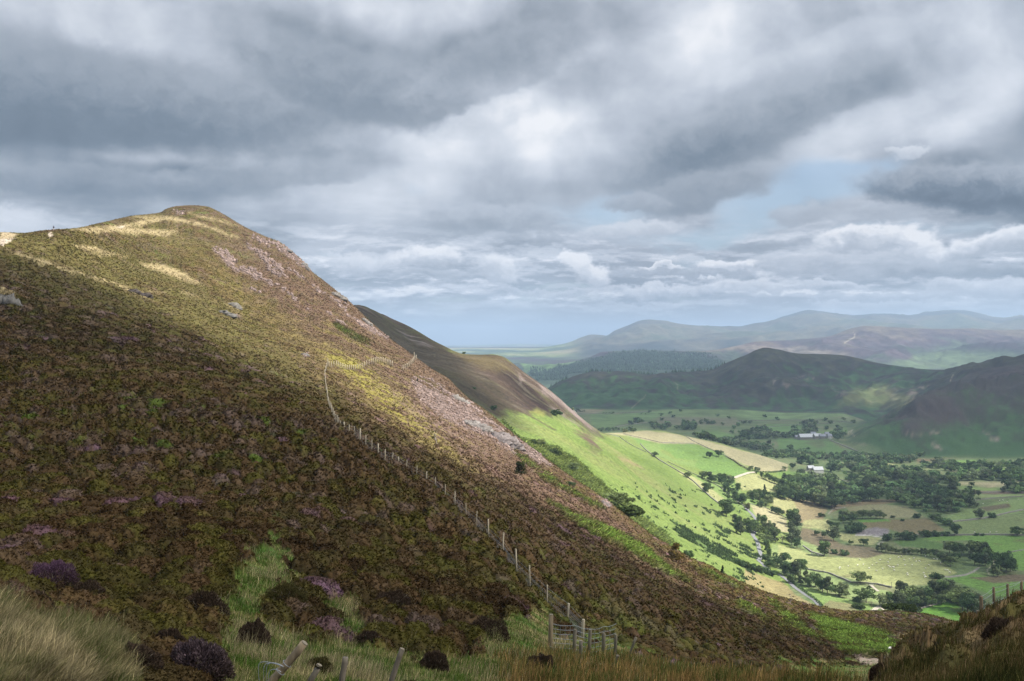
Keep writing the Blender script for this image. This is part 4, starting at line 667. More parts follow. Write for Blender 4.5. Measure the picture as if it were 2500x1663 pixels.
def build_shade_clouds(H, cs, d0, d1):
    sel = vis & (YY > d0) & (YY < d1) & (UU > -1100) & (UU < 3500)
    x = XX[sel]+SD[0]/SD[2]*(H-ZS[sel]); y = YY[sel]+SD[1]/SD[2]*(H-ZS[sel]); s = SHD[sel]
    x0, y0 = max(x.min(), -400)-200, y.min()-200; nx = int((min(x.max(), 2600 if H < 2000 else 9000)-x0+200)/cs); ny = int((y.max()-y0+200)/cs)
    ix = ((x-x0)/cs).astype(int); iy = ((y-y0)/cs).astype(int); k = (ix < nx) & (iy < ny) & (ix >= 0); ix, iy, s = ix[k], iy[k], s[k]
    A = np.zeros((ny, nx)); W = np.zeros((ny, nx)); np.add.at(A, (iy, ix), s); np.add.at(W, (iy, ix), 1.)
    A = np.where(W > 0, A/np.maximum(W, 1), 0); W = (W > 0)*1.
    fy = np.fft.fftfreq(ny)[:, None]; fx = np.fft.rfftfreq(nx)[None, :]
    def blur(a, sg): return np.fft.irfft2(np.fft.rfft2(a)*np.exp(-2*(np.pi*sg)**2*(fx*fx+fy*fy)), s=a.shape)
    den = np.zeros((ny, nx)); done = np.zeros((ny, nx))
    for sg in (1.1, 2.5, 6, 14):
        bw = blur(W, sg); v = blur(A, sg)/np.maximum(bw, 1e-3); kk = np.clip(bw*6, 0, 1)*(1-done)
        den += kk*v; done += kk
    den = np.clip(den, 0, .95)
    yy, xx = np.mgrid[0:ny, 0:nx]; px = x0+(xx+.5)*cs; py = y0+(yy+.5)*cs
    bump = fbm(px/260, py/260, 411, 4)
    th = np.sqrt(den); one = 1-np.sqrt(1-den)
    top = np.stack([px, py, H+th*(34+30*bump)*(H/1150)], -1).reshape(-1, 3); bot = np.stack([px, py, H-th*(9+8*bump)-.5], -1).reshape(-1, 3)
    i = (np.arange(ny-1)[:, None]*nx+np.arange(nx-1)[None, :]).ravel(); q = np.stack([i, i+1, i+1+nx, i+nx], 1)
    q = q[one.ravel()[q].max(1) > .015]; used, inv = np.unique(q, return_inverse=True); q = inv.reshape(-1, 4); n = len(used)
    co = np.concatenate([top[used], bot[used]]); cc_ = np.repeat(np.concatenate([one.ravel()[used]]*2)[:, None], 3, 1)
    m = bpy.data.materials.new('cloud'); m.use_nodes = True; nt = m.node_tree; nt.nodes.clear(); T = NT(nt)
    a = T.n('ShaderNodeAttribute'); a.attribute_name = 'col'
    d = T.n('ShaderNodeBsdfDiffuse'); d.inputs[0].default_value = (.85, .87, .9, 1); tl = T.n('ShaderNodeBsdfTranslucent'); tl.inputs[0].default_value = (.8, .82, .86, 1)
    ms = T.n('ShaderNodeMixShader'); ms.inputs[0].default_value = .4; T.put(ms.inputs[1], d.outputs[0]); T.put(ms.inputs[2], tl.outputs[0])
    tr = T.n('ShaderNodeBsdfTransparent'); m2 = T.n('ShaderNodeMixShader'); T.put(m2.inputs[0], a.outputs['Fac']); T.put(m2.inputs[1], tr.outputs[0]); T.put(m2.inputs[2], ms.outputs[0])
    T.put(T.n('ShaderNodeOutputMaterial').inputs[0], m2.outputs[0])
    o = mesh_np('cloud', co, np.concatenate([q, q[:, ::-1]+n]), m, cc_, True); o['kind'] = 'stuff'; o['label'] = 'unseen cloud sheets shaped to shade the hills'
    print('cloud faces', len(q)*2)
build_shade_clouds(1150., 8., 3, 1500)
build_shade_clouds(2400., 18., 1500, 6600)
# ================================================================ ground cover: heather, bracken, grass, stones
def leaf_mat(name, tr=.25, attr='col', base=None, rough=.9):
    m = bpy.data.materials.new(name); m.use_nodes = True; nt = m.node_tree; nt.nodes.clear(); T = NT(nt)
    a = T.n('ShaderNodeAttribute'); a.attribute_name = attr
    g = T.n('ShaderNodeNewGeometry').outputs['Position']
    c = T.vm('SCALE', a.outputs['Color'], T.rng(T.noise(g, 1.7, 3, .6), .25, .75, .72, 1.28, 'LINEAR'))
    d = T.n('ShaderNodeBsdfDiffuse'); T.put(d.inputs[0], c); d.inputs[1].default_value = 1
    t = T.n('ShaderNodeBsdfTranslucent'); T.put(t.inputs[0], c)
    ms = T.n('ShaderNodeMixShader'); ms.inputs[0].default_value = tr; T.put(ms.inputs[1], d.outputs[0]); T.put(ms.inputs[2], t.outputs[0])
    T.put(T.n('ShaderNodeOutputMaterial').inputs[0], ms.outputs[0]); return m
LEAF = leaf_mat('leaf', .28); HEATH = leaf_mat('heath', .18)
scr = np.abs(np.gradient(VS, axis=0))
inframe = (UU > -60) & (UU < 2560)
def pick(w, n):
    """n points spread over the land by weight w (per grid cell)"""
    p = (w*np.clip(scr, .2, 12))[:-1, :-1].ravel(); cs = np.cumsum(p); k = np.searchsorted(cs, rs.rand(n)*cs[-1]); k = np.minimum(k, len(cs)-1)
    r, c = np.divmod(k, NC-1); a, b = rs.rand(n), rs.rand(n)
    def lp(A):
        return ((A[r, c].T*(1-a)*(1-b)).T+(A[r+1, c].T*a*(1-b)).T+(A[r, c+1].T*(1-a)*b).T+(A[r+1, c+1].T*a*b).T)
    return lp(XX), lp(YY), lp(ZF), lp(COL), r, c
def tufts(name, w, n, size, asp, lean, colf, mat, blades=3, up=1.0):
    x, y, z, cl, r, c = pick(w, n)
    s = size(y)*(.6+.9*rs.rand(n)); B = blades; N = n*B
    X, Y, Z, S = [np.repeat(q, B) for q in (x, y, z, s)]
    X = X+(rs.rand(N)-.5)*S*1.2; Y = Y+(rs.rand(N)-.5)*S*1.2
    th = rs.rand(N)*2*np.pi; wx, wy = np.cos(th)*S*asp, np.sin(th)*S*asp
    l2 = rs.rand(N)*2*np.pi; ln = lean*(.3+rs.rand(N)); hx, hy, hz_ = np.cos(l2)*ln*S, np.sin(l2)*ln*S, S*up*(.6+.6*rs.rand(N))
    V = np.empty((N, 3, 3)); V[:, 0] = np.stack([X-wx, Y-wy, Z-.25*S], 1); V[:, 1] = np.stack([X+wx, Y+wy, Z-.25*S], 1); V[:, 2] = np.stack([X+hx, Y+hy, Z+hz_], 1)
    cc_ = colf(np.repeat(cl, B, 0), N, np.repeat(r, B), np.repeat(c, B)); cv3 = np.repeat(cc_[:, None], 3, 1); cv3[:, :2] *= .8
    o = mesh_np(name, V.reshape(-1, 3), np.arange(N*3).reshape(-1, 3), mat, cv3.reshape(-1, 3), False, nv=3); o['kind'] = 'stuff'; return o
def hcol(c, n, r, q):
    k = np.exp(rs.randn(n)*.22)[:, None]; c = c*k*1.25
    t = rs.rand(n)[:, None]; c = np.where(t > .93, c*.6+np.array((.13, .105, .045))*.5, c); return np.clip(c, .004, .7)
bare = mask(c6([(930, 1365), (1250, 1390), (1275, 1430), (1000, 1405)]), 0, 3, 3)
wH = (1-.85*GAPS)*near*inframe*(YY > 9)*(VS < 1720)*np.clip(HEA-BRK-.85*SCR-bare, 0.02, 1)*np.where(COL[..., 2] > .085, .35, 1)
wH = wH*np.where(vis, 1, .15)*np.where(MND > .5, .55, 1)
hs = tufts('heather', wH, 360000, lambda d: np.clip(d*.0028, .045, .55), .42, 1.0, hcol, HEATH, 3, .42)
hs['label'] = 'brown, olive and purple heather covering the whole near hillside'; hs['category'] = 'heather'
bk = tufts('bracken', near*inframe*BRK*vis, 60000, lambda d: np.clip(d*.0036, .15, .9), .45, 1.2, lambda c, n, r, q: np.clip(c*np.exp(rs.randn(n)*.35)[:, None]*1.5, .005, .6), LEAF, 3, .4)
bk['label'] = 'bright green bracken growing in long strips between the heather'; bk['category'] = 'bracken'
b2 = tufts('bracken', hz*inframe*BRS*vis, 22000, lambda d: np.clip(d*.0026, .4, 2.2), .5, 1.1, lambda c, n, r, q: np.clip(c*np.exp(rs.randn(n)*.4)[:, None]*1.45, .005, .6), LEAF, 3, .42)
b2['label'] = 'olive green bracken and scrub in the hollow beyond the heather ridge'; b2['category'] = 'bracken'
sb = tufts('scrub', hz*inframe*np.clip(SCB*.8+dots*.14, 0, 1)*vis*sstep(-.1, .25, fbm(XX/14, YY/9, 461, 2)), 4200, lambda d: np.clip(d*.0019, .4, 1.8), .5, .8, lambda c, n, r, q: np.clip(np.array((.105, .155, .06))*np.exp(rs.randn(n)*.35)[:, None], .005, .6), LEAF, 3, .9)
sb['label'] = 'low dark scrub dotted over the foot of the bright green hill'; sb['category'] = 'scrub'
# --- grass blades
def grass(name, w, n, ln, wd, wind, pals, label, cat, curl=.5):
    x, y, z, cl, r, c = pick(w, n); n_ = n
    L = ln*(.3+1.0*rs.rand(n))*(.75+.5*sstep(-.3, .4, fbm(x/.8, y/.8, 481, 2))); W = wd*(.7+.6*rs.rand(n))*np.clip(y/14, 1, 2.2)
    th = rs.rand(n)*2*np.pi; bx = np.cos(th)*curl*rs.rand(n)+wind[0]*(.4+.9*rs.rand(n)); by = np.sin(th)*curl*rs.rand(n)+wind[1]
    V = np.empty((n, 7, 3)); q = rs.rand(n)*2*np.pi; px, py = np.cos(q)*.8, np.sin(q)*.4; px = np.where(np.abs(px) < .4, .5, px)
    for i, (t, ww) in enumerate(((0, 1.), (.38, .85), (.75, .6), (1., 0))):
        cx = x+bx*L*t*t; cy_ = y+by*L*t*t; cz = z-.03+L*(t-.32*t*t*np.hypot(bx, by))
        if i < 3:
            V[:, 2*i] = np.stack([cx-px*W*ww, cy_-py*W*ww, cz], 1); V[:, 2*i+1] = np.stack([cx+px*W*ww, cy_+py*W*ww, cz], 1)
        else: V[:, 6] = np.stack([cx, cy_, cz], 1)
    k = np.arange(n)[:, None]*7
    tri = np.concatenate([k+np.array(t)[None] for t in ((0, 1, 3), (0, 3, 2), (2, 3, 5), (2, 5, 4), (4, 5, 6))], 0)
    pn_ = .5+.8*fbm(x/1.3, y/1.3, 431, 3)+.22*rs.randn(n); cc_ = pal(np.clip(pn_, 0, 1), pals)*np.exp(rs.randn(n)*.42)[:, None]
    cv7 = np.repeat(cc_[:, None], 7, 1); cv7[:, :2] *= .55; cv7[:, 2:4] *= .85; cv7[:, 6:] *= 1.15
    o = mesh_np(name, V.reshape(-1, 3), tri, LEAF, cv7.reshape(-1, 3), False, nv=3); o['kind'] = 'stuff'; o['label'] = label; o['category'] = cat; return o
gsel = near*inframe*(YY > 7)*(VS < 1760)
gw = gsel*(1-HEA)*(1-MND)
GP = [(0, (.05, .11, .018)), (.35, (.08, .14, .025)), (.6, (.16, .17, .05)), (.8, (.30, .25, .12)), (1, (.40, .33, .18))]
left = sstep(420, 250, UU)*seg('N0', 'N4'); rush = sstep(1180, 1300, UU)*sstep(2120, 2040, UU)*seg('N1', 'N4')*sstep(1590, 1615, VS)
grass('grass', gw*(1-left*.7)*(1-.6*rush)*(YY < 60), 95000, .16, .0045, (.12, 0), GP, 'short green and straw grass between the heather clumps', 'grass')
grass('moor_grass', gw*left*(YY < 26)*(.25+1.5*sstep(-.2, .3, fbm(XX/.9, YY/.7, 471, 3))), 34000, .30, .0042, (.5, -.1), [(0, (.05, .08, .02)), (.3, (.11, .12, .04)), (.55, (.27, .22, .11)), (1, (.42, .35, .20))], 'long wind-bent straw grass in the bottom left corner', 'grass', .4)
grass('rushes', gsel*rush*(.3+sstep(-.25, .25, fbm(XX/1.6, YY/1.2, 483, 3))), 30000, .38, .005, (.10, 0), [(0, (.045, .08, .018)), (.35, (.10, .11, .03)), (.6, (.22, .14, .05)), (1, (.36, .22, .09))], 'orange-tipped rushes standing along the bottom of the slope', 'rushes', .35)
grass('moor_grass', gsel*MND*seg('N1', 'N4'), 42000, .2, .0045, (.15, 0), [(0, (.03, .035, .012)), (.4, (.07, .07, .02)), (.75, (.14, .09, .04)), (1, (.26, .19, .10))], 'short brown grass over the mound in the bottom right corner', 'grass')
grass('seed_grass', gw*(YY < 40)*np.clip(fbm(XX/3, YY/3, 441, 2)*3, .05, 1), 9000, .36, .003, (.25, 0), [(0, (.32, .26, .14)), (1, (.45, .37, .22))], 'thin straw seed heads rising above the foreground grass', 'grass', .3)
# --- loose stones on the scree
def stones(name, w, n, size, col, label):
    x, y, z, cl, r, c = pick(w, n); s = size(y)*(.4+rs.rand(n)**2*1.3)
    b = np.array([(1, 0, 0), (-1, 0, 0), (0, 1, 0), (0, -1, 0), (0, 0, 1), (0, 0, -1)], float)
    V = b[None]*s[:, None, None]*(.55+.7*rs.rand(n, 6, 1))+(rs.rand(n, 6, 3)-.5)*s[:, None, None]*.5; V[..., 2] *= .75
    V += np.stack([x, y, z+s*.1], 1)[:, None]
    f = np.array([(0, 2, 4), (2, 1, 4), (1, 3, 4), (3, 0, 4), (2, 0, 5), (1, 2, 5), (3, 1, 5), (0, 3, 5)])
    fc = (np.arange(n)[:, None, None]*6+f[None]).reshape(-1, 3)
    cc_ = np.repeat((np.array(col)*np.exp(rs.randn(n)*.25)[:, None])[:, None], 6, 1).reshape(-1, 3)
    o = mesh_np(name, V.reshape(-1, 3), fc, ROCKM, cc_, False, nv=3); o['kind'] = 'stuff'; o['label'] = label; o['category'] = 'scree'
def rock_mat():
    m = bpy.data.materials.new('rock'); m.use_nodes = True; nt = m.node_tree; T = NT(nt); b = nt.nodes['Principled BSDF']
    a = T.n('ShaderNodeAttribute'); a.attribute_name = 'col'; g = T.n('ShaderNodeNewGeometry').outputs['Position']
    T.put(b.inputs['Base Color'], T.vm('SCALE', a.outputs['Color'], T.rng(T.noise(g, 1.2, 6, .65), .3, .7, .55, 1.35, 'LINEAR')))
    b.inputs['Roughness'].default_value = .95; b.inputs['Specular IOR Level'].default_value = .2
    bp = T.n('ShaderNodeBump'); bp.inputs['Strength'].default_value = .8; bp.inputs['Distance'].default_value = .3; T.put(bp.inputs['Height'], T.noise(g, 2.5, 6, .7)); T.put(b.inputs['Normal'], bp.outputs[0]); return m
ROCKM = rock_mat()
stones('scree', near*inframe*(SCR > .3)*vis, 9000, lambda d: d*.0013, (.19, .14, .122), 'pale pinkish stones lying in streaks on the sunlit slope')
# ================================================================ things
def simple_mat(name, col, rough=.85, nscale=30, var=.3, metal=0, stretch=(1, 1, 1), bump=.3):
    m = bpy.data.materials.new(name); m.use_nodes = True; nt = m.node_tree; T = NT(nt); b = nt.nodes['Principled BSDF']
    g = T.n('ShaderNodeTexCoord').outputs['Object']; g = T.vm('MULTIPLY', g, stretch)
    n = T.noise(g, nscale, 5, .6)
    T.put(b.inputs['Base Color'], T.vm('SCALE', T.xyz(*col), T.rng(n, .25, .75, 1-var, 1+var, 'LINEAR')))
    b.inputs['Roughness'].default_value = rough; b.inputs['Metallic'].default_value = metal; b.inputs['Specular IOR Level'].default_value = .25
    bp = T.n('ShaderNodeBump'); bp.inputs['Strength'].default_value = bump; bp.inputs['Distance'].default_value = .02; T.put(bp.inputs['Height'], n); T.put(b.inputs['Normal'], bp.outputs[0]); return m
WOOD = simple_mat('weathered_wood', (.20, .155, .10), .8, 14, .6, stretch=(1, 1, .12)); WOODG = simple_mat('grey_wood', (.13, .112, .085), .85, 18, .6, stretch=(1, 1, .12))
WOODL = simple_mat('sunlit_wood', (.34, .295, .22), .8, 14, .4, stretch=(1, 1, .12))  # lighter copy of the post wood, sunlight put into its colour
WOODP = simple_mat('pale_end_grain', (.17, .145, .105), .8, 60, .2); WIRE = simple_mat('galvanised_wire', (.26, .28, .30), .5, 5, .1, .6); BARK = simple_mat('bark', (.11, .09, .07), .9, 8, .4); BIRCH = simple_mat('pale_bark', (.42, .38, .33), .9, 8, .3)
STONE = simple_mat('field_stone', (.20, .19, .165), .95, 1.2, .45); ASPH = simple_mat('lane_asphalt', (.17, .17, .175), .9, .6, .15); TRACK = simple_mat('stony_track', (.36, .32, .26), .95, .8, .25)
WHITEW = simple_mat('whitewash', (.46, .45, .43), .8, .5, .15); SLATE = simple_mat('slate_roof', (.20, .21, .235), .6, 1.5, .25); PROOF = simple_mat('pale_sheet_roof', (.40, .41, .42), .6, .8, .2); DARKW = simple_mat('window_dark', (.03, .035, .04), .3, 2, .1)
WOOL = simple_mat('wool', (.72, .69, .62), 1, 14, .15); SKIN = simple_mat('skin', (.45, .28, .2), .6, 20, .1); CLOTH = simple_mat('jacket', (.05, .045, .09), .85, 30, .2); PACK = simple_mat('rucksack', (.03, .03, .05), .8, 30, .2); TROU = simple_mat('pale_trousers', (.42, .38, .33), .85, 30, .2); HAIR = simple_mat('hair', (.06, .04, .03), .8, 40, .2)
GATEM = simple_mat('gate_metal', (.45, .45, .44), .5, 3, .1)
def tag(o, label=None, cat=None, group=None, kind=None):
    if label: o['label'] = label
    if cat: o['category'] = cat
    if group: o['group'] = group
    if kind: o['kind'] = kind
    return o
def empty(name, loc, rz=0., label=None, cat=None, group=None):
    o = bpy.data.objects.new(name, None); C.objects.link(o); o.location = loc; o.rotation_euler = (0, 0, rz); o.empty_display_size = .2; return tag(o, label, cat, group)
class MB:
    def __init__(s): s.v = []; s.f = []
    def add(s, v, f):
        n = len(s.v); s.v += [tuple(float(c) for c in p) for p in v]; s.f += [tuple(i+n for i in q) for q in f]
    def tube(s, pts, rad, k=8, cap=True):
        pts = [np.array(p, float) for p in pts]; rings = []
        for i, p in enumerate(pts):
            d = pts[min(i+1, len(pts)-1)]-pts[max(i-1, 0)]; d = d/(np.linalg.norm(d)+1e-9)
            a = np.cross(d, (0, 0, 1) if abs(d[2]) < .9 else (1, 0, 0)); a /= np.linalg.norm(a); b = np.cross(d, a)
            r = rad[i] if hasattr(rad, '__len__') else rad
            rings.append([p+r*(a*math.cos(2*math.pi*j/k)+b*math.sin(2*math.pi*j/k)) for j in range(k)])
        n = len(rings); v = [q for r in rings for q in r]
        f = [(i*k+j, i*k+(j+1) % k, (i+1)*k+(j+1) % k, (i+1)*k+j) for i in range(n-1) for j in range(k)]
        if cap: f += [tuple(range(k-1, -1, -1)), tuple((n-1)*k+j for j in range(k))]
        s.add(v, f)
    def box(s, c, d, rz=0.):
        x, y, z = [q/2 for q in d]; ca, sa = math.cos(rz), math.sin(rz)
        v = [(c[0]+ca*a-sa*b, c[1]+sa*a+ca*b, c[2]+e) for a in (-x, x) for b in (-y, y) for e in (-z, z)]
        s.add(v, [(0, 1, 3, 2), (4, 6, 7, 5), (0, 4, 5, 1), (2, 3, 7, 6), (0, 2, 6, 4), (1, 5, 7, 3)])
    def build(s, name, mat, parent=None, smooth=False):
        me = bpy.data.meshes.new(name); me.from_pydata(s.v, [], s.f); me.materials.append(mat)
        if smooth: me.polygons.foreach_set('use_smooth', [True]*len(me.polygons))
        o = bpy.data.objects.new(name, me); C.objects.link(o)
        if parent: o.parent = parent
        return o
R = random.Random(11)
# ---------------------------------------------------------------- trees
def crown_np(seed, n, lobes, leaf, prof, col, var=.25, droop=0.):
    """leaf clumps over lobes; unit tree height 1"""
    g = np.random.RandomState(seed); L = []
    for i in range(lobes):
        z, rmax, rl = prof(g, i/lobes); a = g.rand()*2*np.pi; rr = rmax*np.sqrt(g.rand())
        L.append((np.cos(a)*rr, np.sin(a)*rr, z, rl*(.75+.5*g.rand())))
    L = np.array(L); k = g.randint(0, lobes, n); d = g.randn(n, 3); d[:, 2] += .25; d /= np.linalg.norm(d, axis=1)[:, None]
    rad = L[k, 3]*(.62+.42*g.rand(n)**.6); p = L[k, :3]+d*rad[:, None]*np.array((1, 1, .82)); p[:, 2] -= droop*np.hypot(p[:, 0], p[:, 1])
    nrm = d+g.randn(n, 3)*.5; nrm /= np.linalg.norm(nrm, axis=1)[:, None]
    t = np.cross(nrm, g.randn(n, 3)); t /= np.linalg.norm(t, axis=1)[:, None]; b = np.cross(nrm, t)
    s = leaf*(.5+g.rand(n))[:, None]
    V = np.stack([p-t*s-b*s*.4, p+t*s*.2-b*s, p+t*s+b*s*.3, p-t*s*.1+b*s], 1)
    lc = np.exp(g.randn(lobes)*var)[k][:, None]*np.exp(g.randn(n)*.22)[:, None]; c = np.clip(np.array(col)*lc, .004, .6)
    return V.reshape(-1, 3), np.arange(n*4).reshape(-1, 4), np.repeat(c[:, None], 4, 1).reshape(-1, 3), L
def prof_round(g, t): z = .30+.58*g.rand(); w = math.sqrt(max(.05, 1-((z-.56)/.42)**2)); return z, .34*w, .15
def prof_wide(g, t): z = .32+.45*g.rand(); w = math.sqrt(max(.05, 1-((z-.5)/.38)**2)); return z, .52*w, .16
def prof_tall(g, t): z = .16+.76*g.rand(); w = math.sqrt(max(.05, 1-((z-.5)/.5)**2)); return z, .20*w, .12
def prof_cone(g, t): z = .12+.82*t; return z, .22*(1-z)+.02, .09*(1.1-z*.7)
def prof_bush(g, t): z = .15+.5*g.rand(); return z, .62*math.sqrt(max(.05, 1-(z/.8)**2)), .27
def prof_loose(g, t): z = .38+.5*g.rand(); return z, .34, .11
def prof_larch(g, t): z = .25+.7*g.rand(); return z, .42*(1.05-z)+.05, .07
PROTO = {}
def proto(key, seed, prof, n, lobes, leaf, col, name, tr=.022, bark=None, droop=0):
    V, Fq, cc_, L = crown_np(seed, n, lobes, leaf, prof, col, droop=droop); g = random.Random(seed)
    cm = bpy.data.meshes.new(name+'_crown'); o = mesh_np('crown', V, Fq, LEAF, cc_); cm = o.data; C.objects.unlink(o); bpy.data.objects.remove(o)
    mb = MB(); top = float(L[:, 2].max()); mb.tube([(0, 0, -.04), (0, 0, .02), (.008, .004, .2), (-.006, .01, top*.6), (0, 0, top)], [tr*1.4, tr*1.1, tr*.85, tr*.5, tr*.12], 7)
    for l in L[::max(1, len(L)//8)]:
        z0 = max(.12, l[2]*.55); mb.tube([(0, 0, z0), (l[0]*.5, l[1]*.5, z0+(l[2]-z0)*.6), (l[0], l[1], l[2])], [tr*.42, tr*.28, tr*.08], 5)
    t = mb.build('trunk', bark or BARK, None, True); tm = t.data; C.objects.unlink(t); bpy.data.objects.remove(t)
    PROTO[key] = (cm, tm)
D1, D2, D3, D4 = (.09, .14, .06), (.115, .165, .065), (.155, .195, .08), (.115, .14, .075)
for i, (p_, c_) in enumerate(((prof_round, D1), (prof_round, D2), (prof_wide, D1), (prof_wide, D3), (prof_tall, D2), (prof_round, D4), (prof_tall, D4), (prof_wide, D2))):
    proto('t%d' % i, 20+i, p_, 1500, 22, .032, c_, 'tree')
proto('cone', 40, prof_cone, 1500, 34, .026, (.03, .05, .028), 'conifer'); proto('autumn', 41, prof_round, 1400, 18, .032, (.13, .12, .055), 'tree'); proto('pale', 42, prof_wide, 1400, 18, .035, (.22, .25, .10), 'tree')
proto('lite', 49, prof_round, 1400, 18, .032, (.17, .20, .095), 'tree')
proto('bush', 43, prof_bush, 1100, 12, .06, D1, 'bush', .03); proto('bush2', 44, prof_bush, 1100, 12, .06, (.065, .09, .03), 'bush', .03); proto('rowan', 45, prof_round, 2600, 22, .024, (.055, .065, .028), 'tree', .02, BIRCH)
proto('larch', 46, prof_larch, 2600, 46, .022, (.15, .11, .035), 'larch', .02, None, .12); proto('sapling', 47, prof_loose, 420, 9, .018, (.08, .075, .03), 'sapling', .016, BIRCH); proto('bare', 48, prof_larch, 240, 14, .016, (.11, .09, .06), 'sapling', .018, BIRCH, .1)
NTREE = [0]
def tree(u, v, hpx, key, name, label, cat, group=None, zone=12, parts=True, sx=1.0, hm=None, tilt=0.):
    p = P(u, v, zone); hgt = hm or hpx*p[1]/F; cm, tm = PROTO[key]; NTREE[0] += 1
    r = empty(name, (p[0], p[1], p[2]-.02*hgt), R.random()*6.28, label, cat, group); k = hgt/.98; r.scale = (k*sx, k*sx, k); r.rotation_euler[1] = tilt
    for nm, me in (('trunk', tm), ('crown', cm)):
        o = bpy.data.objects.new(nm, me); C.objects.link(o); o.parent = r
    return r
TK = ['t0', 't1', 't2', 't3', 't4', 't5', 't6', 't7', 'lite']
ORD = 'leftmost second third fourth fifth sixth seventh eighth ninth tenth eleventh twelfth thirteenth fourteenth fifteenth sixteenth seventeenth eighteenth nineteenth twentieth twenty-first twenty-second twenty-third twenty-fourth twenty-fifth twenty-sixth twenty-seventh twenty-eighth twenty-ninth thirtieth'.split()
def many(cropf, items, label, group, name='broadleaf_tree', keys=TK, cat='tree', zone=12):
    items = sorted(items, key=lambda q: q[0]); lab = label; last = len(items)-1
    def nth(i):
        w = 'leftmost' if i == 0 else 'rightmost' if i == last else ORD[i]+' from left,' if i <= last//2 else ('second' if last-i == 1 else ORD[last-i])+' from right,'
        return w+' '+lab
    for i, it in enumerate(items):
        (x, y, h_) = it[:3]; (u, v), (_, v2) = cropf([(x, y), (x, y-h_)]); tree(u, v, (v-v2)*1.04, it[3] if len(it) > 3 else keys[R.randrange(len(keys))], name, label, cat, group, zone, sx=.9+.35*R.random())['label'] = nth(i)
def one(cropf, x, y, h_, key, name, label, cat='tree', zone=12, sx=1.1, tilt=0.):
    (u, v), (_, v2) = cropf([(x, y), (x, y-h_)]); return tree(u, v, (v-v2)*1.04, key, name, label, cat, None, zone, sx=sx, tilt=tilt)
one(cf, 1300, 468, 68, 't0', 'broadleaf_tree', 'left of the two round dark trees alone in the bright green pasture'); one(cf, 1390, 452, 74, 't2', 'broadleaf_tree', 'right of the two round dark trees alone in the bright green pasture', sx=1.)
one(cf, 780, 455, 58, 't7', 'broadleaf_tree', 'lone tree by the wall along the top edge of the bright green hill foot'); one(cf, 1100, 657, 66, 't3', 'broadleaf_tree', 'round lone tree beside the wall below the green hill, above the lane wood')
one(cf, 1270, 797, 100, 't1', 'broadleaf_tree', 'loose tree by the wall halfway down the edge of the green hill'); one(cf, 1332, 768, 36, 't3', 'broadleaf_tree', 'very small tree just right of the loose tree by the wall')
one(cf, 1462, 1022, 160, 't4', 'broadleaf_tree', 'tall ragged tree at the lower end of the hill foot wall', sx=1.6); one(cf, 1662, 967, 78, 'autumn', 'broadleaf_tree', 'brownish round tree leaning over the top of the lane')
one(cf, 497, 227, 48, 'pale', 'broadleaf_tree', 'pale yellow-green sunlit tree behind the crest of the straw field'); one(cf, 572, 224, 50, 't7', 'broadleaf_tree', 'dark small tree right of the pale tree behind the crest of the straw field')
one(cf, 1990, 1512, 150, 't2', 'broadleaf_tree', 'big round dark tree standing beside the lane above the sheep field', sx=1.15); one(cf, 1830, 790, 75, 'cone', 'conifer', 'small pointed conifer above the wood in the middle of the fields', 'conifer')
one(cf, 2000, 1280, 115, 'bare', 'larch', 'thin half-bare larch left of the tall tree clump', 'larch', sx=1.3); one(cf, 2322, 1205, 48, 't0', 'broadleaf_tree', 'tiny lone tree on the brown slope right of the tall tree clump')
one(cv, 440, 1208, 142, 't4', 'broadleaf_tree', 'tall oval tree standing alone on the brown rough ground', sx=1.5); one(cv, 535, 1182, 48, 'bush', 'bush', 'round bush just right of the tall oval tree', 'bush'); one(cv, 632, 1198, 60, 'bush', 'bush', 'wider bush right of the round bush on the brown rough ground', 'bush')
one(cv, 690, 1097, 48, 't7', 'broadleaf_tree', 'small tree alone at the top right of the brown rough ground'); one(cv, 817, 1108, 80, 't2', 'broadleaf_tree', 'round tree below the grey eroded river bank'); one(cv, 532, 1062, 142, 't5', 'broadleaf_tree', 'full dark tree left of the grey eroded river bank')
one(cv, 442, 1032, 66, 't1', 'broadleaf_tree', 'small tree left of the full dark tree near the river bank'); one(cv, 367, 1007, 50, 't7', 'broadleaf_tree', 'tiny flat-topped tree, farthest left of three by the river bank'); one(cv, 410, 832, 45, 'bush2', 'bush', 'low bush beside the stream at the edge of the brown meadow', 'bush')
one(cv, 1690, 1012, 116, 't0', 'broadleaf_tree', 'big round tree at the right end of the dark hedge line'); one(cv, 2290, 1012, 92, 't2', 'broadleaf_tree', 'wide dark tree by the hedge at the right edge of the fields', sx=1.3); one(cv, 1922, 852, 102, 't5', 'broadleaf_tree', 'square dark tree beside the field wall on the right')
one(cv, 2045, 837, 52, 'bush', 'bush', 'round bush right of the square dark tree by the field wall', 'bush', sx=1.2); one(cv, 1330, 842, 52, 'bush', 'bush', 'bush at the point of the round straw meadow', 'bush'); one(cv, 1190, 872, 26, 'bush', 'bush', 'tiny bush in the middle of the brown field', 'bush')
one(cv, 1095, 842, 28, 'bush2', 'bush', 'small bush left of the tiny bush in the brown field', 'bush'); one(cv, 1900, 1012, 32, 'bush', 'bush', 'left of two little bushes on the hedge line in the right fields', 'bush'); one(cv, 1958, 1012, 26, 'bush', 'bush', 'right of two little bushes on the hedge line in the right fields', 'bush')
one(cv, 905, 790, 60, 'bare', 'dead_tree', 'grey half-bare tree behind the round clump in the meadow', sx=1.4); one(cv, 1850, 540, 48, 't2', 'broadleaf_tree', 'small round tree in front of the straw strip'); one(cv, 1835, 580, 48, 't0', 'broadleaf_tree', 'round tree just below the straw strip')
